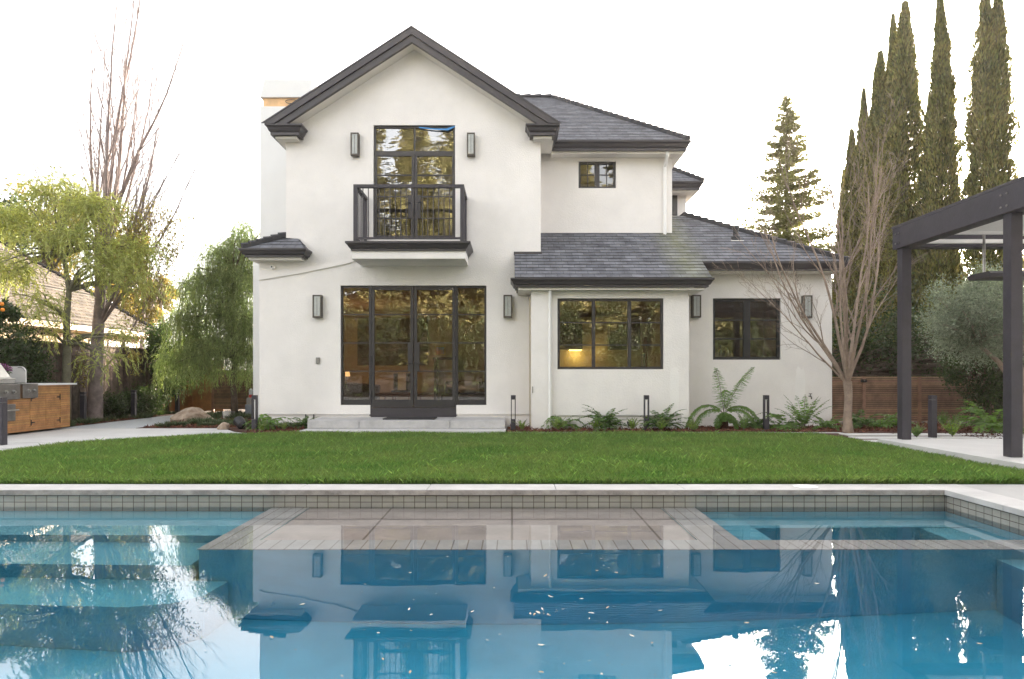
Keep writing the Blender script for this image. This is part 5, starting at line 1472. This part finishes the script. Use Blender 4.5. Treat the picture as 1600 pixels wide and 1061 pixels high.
# --- cypresses
def cypress_mesh(seed, H, Rr, n, twin=False):
    rg_ = np.random.default_rng(seed)
    h = rg_.random(n)**.85; a = rg_.uniform(0, 2*np.pi, n)
    prof = np.minimum(1, (1-h)**.85*1.75+.02)*(.55+.45*np.minimum(1, h/.12+.3))
    # vertical ribs of foliage with ragged outline
    rib = 1 + .16*np.sin(a*5+h*9+seed) + .12*np.sin(a*9-h*23) + .10*np.sin(h*60+a*3)
    rad = Rr*prof*rib*(.30+.70*rg_.random(n)**.35)
    C = np.stack([rad*np.cos(a), rad*np.sin(a), h*H], 1)
    if twin:
        k = h > .62; C[k, 0] += np.where(rg_.random(k.sum()) < .5, -1, 1)*Rr*.30
    k = rg_.random(n) < .05; C[k, :2] *= (1 + .5*rg_.random((k.sum(), 1)))
    q5 = np.floor(h*46)+7*np.floor(a*1.9); hsh = np.abs(np.sin(q5*12.9898+seed)*43758.5453) % 1; C[:, :2] *= (.80+.42*hsh)[:, None]
    C[:, 0] += .08*Rr*np.sin(h*7+seed)
    D = unit(np.stack([np.cos(a)*.32, np.sin(a)*.32, np.ones(n)], 1) + rg_.normal(0, .22, (n, 3)))
    return leaf_v(C, D, rg_.uniform(.08, .18, n)*H/12, rg_.uniform(.025, .05, n)*H/12, rg_)
def cypress(px, py, d, wpx, label, proto=None, seed=0, n=14000, twin=False, wide=1.28):
    X = xx(px, d); H = zz(py, d); Rr = wpx/2/F*d*wide
    if proto is None:
        t = thing('cypress', (X, d, 0), label, 'cypress tree', 'tall columnar cypresses beyond the right fence')
        b = MB(); b.tube([(X, d, 0), (X, d, H*.5), (X, d, H*.9)], [.16, .09, .02], 7); b.build('trunk', 'bark', t)
        V = cypress_mesh(seed, H, Rr, n, twin) + np.array([X, d, 0]); np_mesh('crown', V, len(V)//4, 'leaf_cyp', t)
        t['_h'] = H; t['_r'] = Rr
        return t
    s = Rr/proto['_r']; c = copy_tree(proto, (X, d, 0), label=label, scale=(s, s, H/proto['_h']), rotz=seed*1.3)
    return c
cA = cypress(1411, 8, 22.0, 56, 'tallest sharply pointed cypress in the right hand clump', seed=1, n=52000)
cB = cypress(1396, 28, 23.2, 34, 'slim cypress just behind the tallest pointed one', cA, 3)
cC = cypress(1377, 85, 22.6, 44, 'cypress two places left of the tallest pointed one', seed=5, n=48000)
cD = cypress(1367, 118, 24.0, 26, 'thin cypress tucked between two taller ones of the clump', cC, 7)
cE = cypress(1348, 143, 23.4, 32, 'pointed cypress second from the conifer side of the clump', cA, 9)
cF = cypress(1330, 206, 24.0, 34, 'shortest pointed cypress at the conifer side of the clump', cC, 11)
cG = cypress(1318, 268, 25.0, 22, 'low thin cypress at the outer edge of the clump', cA, 13)
cH = cypress(1469, 0, 20.5, 52, 'ragged slender cypress standing alone above the pavilion corner', seed=15, n=52000, wide=1.0)
cI = cypress(1452, 148, 21.2, 24, 'short slim cypress pressed against the ragged slender one', cH, 17, wide=1.0)
cJ = cypress(1548, -12, 19.5, 62, 'thick twin topped cypress rising above the pavilion beam', seed=19, n=76000, twin=True, wide=1.0)
cK = cypress(1440, 330, 21.5, 60, 'broad low cypress filling the gap behind the first pavilion post', cC, 21)
cL = cypress(1387, 230, 21.4, 50, 'broad mid height cypress in front of the clump', cC, 23)
cM = cypress(1490, 390, 22.5, 46, 'low cypress below the bright gap in the trees', cC, 25)
for t in (cA, cC, cH, cJ): 
    pass
for o in bpy.data.objects:
    for k in ('_h', '_r'):
        if k in o: del o[k]
# dark hedge beyond the slat fence
leafy('hedge', (9, 17.2, 0), [((7.6+i*1.1, 17.2+.2*(i % 2), 1.5+.25*((i*7) % 3)), (.85, .6, 1.45)) for i in range(9)], 34000, (.06, .13), (.03, .05), 'leaf_dark', 'dark evergreen hedge behind the brown slat fence', 'hedge', 51, r0=.05, hollow=.2)
# --- redwood conifer behind the wing roof
def conifer(name, X, d, H, Rr, n_wh, m, label, seed, base=.0, sparse=1.0, leafL=(.14, .28), group=None, cat='conifer'):
    t = thing(name, (X, d, 0), label, cat, group); rg_ = np.random.default_rng(seed); b = MB()
    b.tube([(X, d, 0), (X, d, H*.5), (X, d, H)], [H*.016, H*.010, .012], 8)
    C = []; D = []
    for i in range(n_wh):
        f_ = base + (1-base)*(i+.5)/n_wh; z = f_*H; L_ = Rr*(1-f_)**.85*rg_.uniform(.7, 1.15)+.06
        for k in range(4):
            a = rg_.uniform(0, 6.28); u = np.array([math.cos(a), math.sin(a), 0.0]); p0 = np.array([X, d, z]); rise = .25-.5*(1-f_)*.7
            LL = L_*rg_.uniform(.6, 1.1); e = p0 + u*LL + np.array([0, 0, rise*LL])
            b.tube([Vector(p0), Vector((p0+e)/2 + np.array([0, 0, -.04])), Vector(e)], [.018*(1-f_)+.006, .010, .003], 4, cap=False)
            nn_ = max(6, int(LL*46*sparse)); s = rg_.random(nn_)**.75
            P = p0 + np.outer(s, e-p0); side = np.cross(u, [0, 0, 1]); sg = rg_.choice([-1, 1], nn_)
            P += np.outer(sg*rg_.random(nn_)*LL*.30*(1-s*.6), side) + rg_.normal(0, .03, (nn_, 3)); P[:, 2] -= .1*rg_.random(nn_)*LL
            C.append(P); D.append(u*.6 + np.outer(sg, side)*.7 + rg_.normal(0, .3, (nn_, 3)) + np.array([0, 0, -.15]))
    b.build('trunk', 'pinebark', t, smooth=True)
    C = np.concatenate(C); D = unit(np.concatenate(D)); n = len(C)
    V = leaf_v(C, D, rg_.uniform(*leafL, n), rg_.uniform(leafL[0]*.3, leafL[1]*.4, n), rg_)
    np_mesh('crown', V, n, m, t); return t
conifer('conifer', xx(1229, 25), 25, zz(150, 25), 3.2, 90, 'leaf_con', 'pale green pointed conifer behind the right wing roof', 61, base=.18, sparse=6.5, leafL=(.06, .14))
# thin bare trees far behind
for (px, py, d, lb) in ((1150, 255, 34, 'faint bare tree far behind between roof and conifer'), (1305, 300, 30, 'faint bare tree far behind beside the conifer'), (215, 235, 30, 'faint bare tree far behind the yellow leaved tree')):
    t = thing('winter_tree', (xx(px, d), d, 0), lb, 'tree'); rg = random.Random(px); out = []; tips = []
    H = zz(py, d)
    grow(out, tips, rg, Vector((xx(px, d), d, 0)), Vector((0, 0, 1)), H*.8, .11, 0, [(8, .03, .05, 10, .45, .42, .5, .35), (6, .08, .06, 5, .5, .45, .5, .2), (5, .1, .04, 0, 0, 0, 0, 0)])
    limbs(out, 'trunk', 'twig', t)
# --- olive
q = lambda px, py, dd: (xx(px, dd), dd, zz(py, dd))
d = 12.6
leafy('olive_tree', (xx(1592, d), d, 0), [(q(1520, 505, 12.5), (.85, .8, .80)), (q(1580, 500, 12.7), (.95, .8, .85)), (q(1490, 490, 12.6), (.55, .6, .5)), (q(1545, 455, 12.5), (.7, .7, .42)), (q(1660, 500, 12.9), (.9, .8, .8))],
      60000, (.035, .07), (.012, .02), 'leaf_olive', 'rounded grey green olive tree behind the pavilion posts', 'olive tree', 71,
      [[q(1600, 668, d), q(1592, 610, d), q(1560, 565, d), q(1530, 540, d)], [q(1604, 668, d), q(1600, 600, d), q(1590, 550, d)]], .075, 'barklight', hollow=.3, cl_=260)
leafy('dark_shrub', (xx(1545, 14.2), 14.2, 0), [(q(1540, 600, 14.2), (.55, .5, .75)), (q(1500, 560, 14.4), (.6, .5, .6)), (q(1590, 590, 14.3), (.8, .5, .9)), (q(1660, 590, 14.3), (.8, .5, .9))], 20000, (.04, .09), (.018, .03), 'leaf_dark', 'tall dark shrub under the olive tree crown', 'shrub', 72,
      [q(1543, 665, 14.2), q(1545, 630, 14.2), q(1543, 600, 14.2)], .09)
# far mass right, added to block the low sun and close the horizon
for (px, py, d, w, lb, sd_) in ((1650, 360, 26, 260, 'dense dark tree added far behind the pavilion roof to block sun', 81), (1540, 430, 27, 130, 'added dark tree blocking sun in the gap below the bright sky', 82), (1470, 440, 28, 130, 'dark tree added behind the low cypresses to block sun', 83), (1300, 440, 30, 90, 'dark tree added low behind the conifer to block sun', 84), (1830, 330, 22, 330, 'wide unseen dark tree added beyond the outer pavilion posts to block sun', 85)):
    far_tree(px, py, d, w, 'leaf_dark', lb, sd_, 9000, (.14, .26), base_py=570)

# --- ferns
def frond(C, D, L2, rg_, p, az, L_, rise, droop, pl, n=26):
    d_ = np.array([math.cos(az)*math.cos(rise), math.sin(az)*math.cos(rise), math.sin(rise)]); p = np.array(p, float); pts = [p.copy()]
    side0 = np.array([-math.sin(az), math.cos(az), 0])
    for i in range(n):
        s = (i+1)/n; d_ = d_ + np.array([0, 0, -droop*2/n]); d_ /= np.linalg.norm(d_); p = p + d_*L_/n; pts.append(p.copy())
        if s < .12: continue
        w = pl*math.sin(math.pi*min(1, s*.88+.10))**.7
        for sg in (-1, 1):
            dd = side0*sg + d_*.35 + np.array([0, 0, -.25]) + rg_.normal(0, .12, 3)
            C.append(p.copy()); D.append(dd); L2.append(w)
    return [Vector(x) for x in pts]
def fern(px, d, label, H=.5, nf=16, pl=.09, m='leaf_ferndark', name='fern', seed=0, rise=(.7, 1.3), z=.01, droop=1.1, spread=None, group='ferns in the house beds', crown_z=0.03):
    X = xx(px, d); t = thing(name, (X, d, z), label, 'fern', group); rg_ = np.random.default_rng(seed+100); C = []; D = []; L2 = []; b = MB()
    nf = int(nf*1.5)
    for k in range(nf):
        az = 2*math.pi*k/nf + rg_.normal(0, .25); P = frond(C, D, L2, rg_, (X, d, z+crown_z), az, H*1.2*rg_.uniform(.8, 1.25), rg_.uniform(*rise), droop*rg_.uniform(.7, 1.2), pl*rg_.uniform(.8, 1.15), 18)
        b.tube(P[::3], .0035, 3, cap=False)
    b.build('stem', 'barkgreen', t)
    C = np.array(C); D = unit(np.array(D)); L2 = np.array(L2)
    V = leaf_v(C, D, L2*1.15, L2*.30+.006, rg_); np_mesh('foliage', V, len(C), m, t); return t
fern(880, 13.55, 'sprawling fern at the foot of the white pilaster', .55, 15, .085, 'leaf_fern', seed=1, droop=1.5)
fern(945, 13.35, 'bushy upright fern below the middle of the three pane window', .50, 24, .08, seed=2, droop=.9)
fern(1034, 13.35, 'bushy dark fern just right of the bollard by the bay', .48, 26, .08, seed=3, droop=.9)
fern(1225, 13.5, 'spreading fern right of the bollard under the wing window', .55, 18, .10, 'leaf_fern', seed=4, droop=1.5)
fern(1255, 13.45, 'upright bright fern leaning against the right wing wall', .55, 12, .09, 'leaf_fern', seed=5, rise=(1.0, 1.45), droop=.6)
fern(1290, 13.4, 'small fern left of the crape myrtle trunk', .35, 12, .07, 'leaf_fern', seed=6, droop=.9)
fern(1345, 13.8, 'dark fern just right of the crape myrtle trunk', .42, 16, .08, seed=7)
fern(418, 13.5, 'wide fern beside the bollard at the house corner', .50, 18, .09, 'leaf_fern', seed=8, droop=1.3)
fern(474, 13.7, 'small dark fern tucked against the left end of the step', .28, 12, .06, seed=9)
fern(1552, 13.0, 'large feathery fern between the pavilion posts', .75, 20, .13, 'leaf_fern', seed=10, droop=1.2)
fern(1398, 13.6, 'fern in front of the slat fence by its left post', .38, 12, .07, 'leaf_fern', seed=11, rise=(.9, 1.4))
fern(1376, 13.4, 'little bright fern nearest the crape myrtle on the paver side', .26, 10, .06, 'leaf_fern', seed=12, rise=(.9, 1.4))
fern(1182, 13.6, 'low fern spreading just left of the bollard by the tree fern', .45, 14, .08, seed=13, droop=1.6)
def lime(px, d, label, s=1.0, seed=0, m='leaf_lime'): fern(px, d, label, .2*s, 10, .035*s, m, 'sword_fern', seed+50, (1.0, 1.5), droop=.5, group='small bright sword ferns along the bed edge')
lime(816, 13.1, 'small bright sword fern beside the bollard at the step end', .9, 1)
lime(872, 13.0, 'small bright sword fern in front of the sprawling fern', 1.1, 2)
lime(931, 13.05, 'yellow green sword fern in front of the bushy upright fern', .9, 3)
lime(988, 13.1, 'small bright sword fern hiding the black spotlight', 1.0, 4)
lime(1033, 12.98, 'small bright sword fern in front of the bushy dark fern', 1.0, 5)
lime(1081, 13.0, 'small bright sword fern between bay corner and tree fern', .9, 6)
lime(1162, 13.1, 'bright sword fern right of the tree fern trunk', 1.3, 7, 'leaf_fern')
lime(444, 13.05, 'small yellow green sword fern left of the step', .7, 8)
lime(410, 12.95, 'small bright sword fern at the foot of the corner bollard', .7, 9)
lime(1432, 11.5, 'small sword fern by the foot of the first pavilion post', .9, 10, 'leaf_fern')
lime(1488, 11.6, 'bright sword fern right of the lone bollard', 1.3, 11)
lime(1474, 14.2, 'sword fern in front of the slat fence beyond the lone bollard', 1.2, 12, 'leaf_fern')
lime(1493, 14.2, 'sword fern near the olive side of the slat fence', 1.0, 13, 'leaf_fern')
# tree fern with individually posed fronds
d = 13.4; X = xx(1131, d)
t = thing('tree_fern', (X, d, 0), 'young tree fern with long arching fronds on a short dark trunk', 'tree fern')
b = MB(); b.lathe(X, d, [(.07, 0), (.09, .06), (.085, .20), (.10, .30), (.05, .33)], 12); b.build('trunk', 'mulch', t)
rg_ = np.random.default_rng(3)
for (az, L_, rise, droop, pl) in ((3.05, .98, 1.05, 1.75, .15), (3.3, .85, .85, 1.6, .15), (1.9, .88, 1.42, .55, .16), (.35, 1.08, 1.12, .35, .17), (.1, .75, .95, 1.2, .13), (-.2, .85, .85, 1.6, .13), (-1.8, .30, .9, 1.6, .10), (-1.2, .30, .7, 1.5, .10), (-2.4, .38, .5, 1.6, .11), (-.7, .4, .5, 1.6, .11), (1.2, .8, 1.2, .9, .14)):
    C = []; D = []; L2 = []; P = frond(C, D, L2, rg_, (X, d, .32), az, L_*1.08, rise, droop, pl*1.2, 34)
    b = MB(); b.tube(P[::3], .006, 4, cap=False); fo = b.build('frond', 'barkgreen', t)
    C = np.array(C); D = unit(np.array(D) + np.array([0, 0, -.25])); L2 = np.array(L2)
    # each pinna: several leaflets
    CC = []; DD = []; LL = []
    for j in range(len(C)):
        k = 7; s = (np.arange(k)+.3)/k
        for sg in (-1, 1):
            ax = np.cross(D[j], [0, 0, 1.0]) + rg_.normal(0, .15, 3)
            for si in s: CC.append(C[j]+D[j]*L2[j]*si); DD.append(ax*sg+D[j]*.5); LL.append(.042*(1-si*.7)+.006)
    CC = np.array(CC); V = leaf_v(CC, unit(np.array(DD)), np.array(LL), np.array(LL)*.42, rg_); np_mesh('leaflets', V, len(CC), 'leaf_fern', fo)
# --- ornamental grass tufts by the left path
def tuft(x, y, h, seed, label, par=None):
    rg_ = np.random.default_rng(seed); n = 260
    a = rg_.uniform(0, 6.28, n); r_ = rg_.random(n)**.5*h*.7; C = np.stack([x+r_*np.cos(a), y+r_*np.sin(a), np.full(n, .01)], 1)
    D = unit(np.stack([np.cos(a)*rg_.uniform(.2, 1.0, n), np.sin(a)*rg_.uniform(.2, 1.0, n), rg_.uniform(.5, 1, n)], 1))
    V = leaf_v(C, D, rg_.uniform(.6, 1.3, n)*h, np.full(n, .012), rg_); return np_mesh('grass_tuft', V, n, 'tuft', org=(x, y, 0))
r = random.Random(2); P0 = [tuft(0, 0, .15, k, '') for k in range(3)]
k = 0
spots = []
for i in range(26): y = 14.2+i*.2; spots.append((-9.5 + r.uniform(-.3, .15), y, 'g1'))
for i in range(26): spots.append((r.uniform(-7.6, -5.9), r.uniform(14.15, 15.4), 'g2'))
for i in range(22): spots.append((r.uniform(-8.0, -6.2), r.uniform(16.6, 18.9), 'g3'))
for i in range(6): spots.append((r.uniform(-5.1, -4.3), r.uniform(13.4, 14.0), 'g4'))
LB = {'g1': ('tuft of dark green groundcover along the foot of the left fence', 'grass tufts along the left fence'), 'g2': ('low grass tuft in the mulch in front of the boulder', 'grass tufts in front of the boulder'),
      'g3': ('low grass tuft behind the boulder by the gate', 'grass tufts behind the boulder'), 'g4': ('low grass tuft between the corner fern and the step', 'grass tufts beside the step')}
for (x, y, gk) in spots:
    o = P0[k % 3]
    if k >= 3: o = copy_tree(o)
    s = r.uniform(.7, 1.25); o.location = (x, y, .0); o.scale = (s*1.2, s*1.2, s*.8); o.rotation_euler[2] = r.uniform(0, 6); tag(o, LB[gk][0], 'grass tuft', LB[gk][1]); k += 1

# --- trees behind the photographer, mirrored in the glass
M['leaf_rear'] = mat('leaf_rear', (.26, .24, .09), .6, .4, 1, island=.45)
specs = [(-13, -13, 17), (-9.5, -16, 21), (-6, -14, 19), (-3.4, -16, 24), (-1.4, -19, 21), (1.0, -17, 22), (4.5, -14, 17), (8, -17, 20), (12, -14, 16), (16, -16, 18)]
pr = [conifer('tall_conifer', specs[i][0], specs[i][1], specs[i][2], 4.0, 64, 'leaf_rear', '', 90+i, base=.10, sparse=1.3, leafL=(.3, .6), group='tall conifers behind the photographer') for i in (0, 1)]
for i, (x, y, H) in enumerate(specs):
    o = pr[i] if i < 2 else copy_tree(pr[i % 2], (x, y, 0), scale=(1, 1, H/specs[i % 2][2]), rotz=i*1.1)
    tag(o, 'tall conifer behind the camera mirrored in the window glass', 'conifer')
leafy('rear_hedge', (0, -11, 0), [((-14+i*2.2, -11+.3*(i % 2), 2.5), (1.5, .7, 2.7+.3*(i % 3))) for i in range(14)], 34000, (.14, .28), (.07, .12), mat('leaf_hedge', (.085, .11, .04), .5, .5, 1, island=.5), 'clipped dark hedge behind the camera mirrored in the lower glass', 'hedge', 95, r0=.08, hollow=.15)

# --- added volume that imitates glare around the low sun
hz = MB(); hz.box(-40, 40, -24, 42, -8, 24)
hzo = hz.build('glare_haze', None)
hm = bpy.data.materials.new('glare_haze'); hm.use_nodes = True; hn = hm.node_tree
hn.nodes.remove(hn.nodes['Principled BSDF'])
pv_ = hn.nodes.new('ShaderNodeVolumePrincipled'); pv_.inputs['Color'].default_value = (1.0, .90, .78, 1); pv_.inputs['Density'].default_value = .0008; pv_.inputs['Anisotropy'].default_value = .5
hn.links.new(pv_.outputs[0], hn.nodes['Material Output'].inputs['Volume']); hzo.data.materials.append(hm); hzo['kind'] = 'stuff'
hzo['label'] = 'thin added air volume imitating bright sun glare over the whole garden'; hzo['category'] = 'glare_haze'
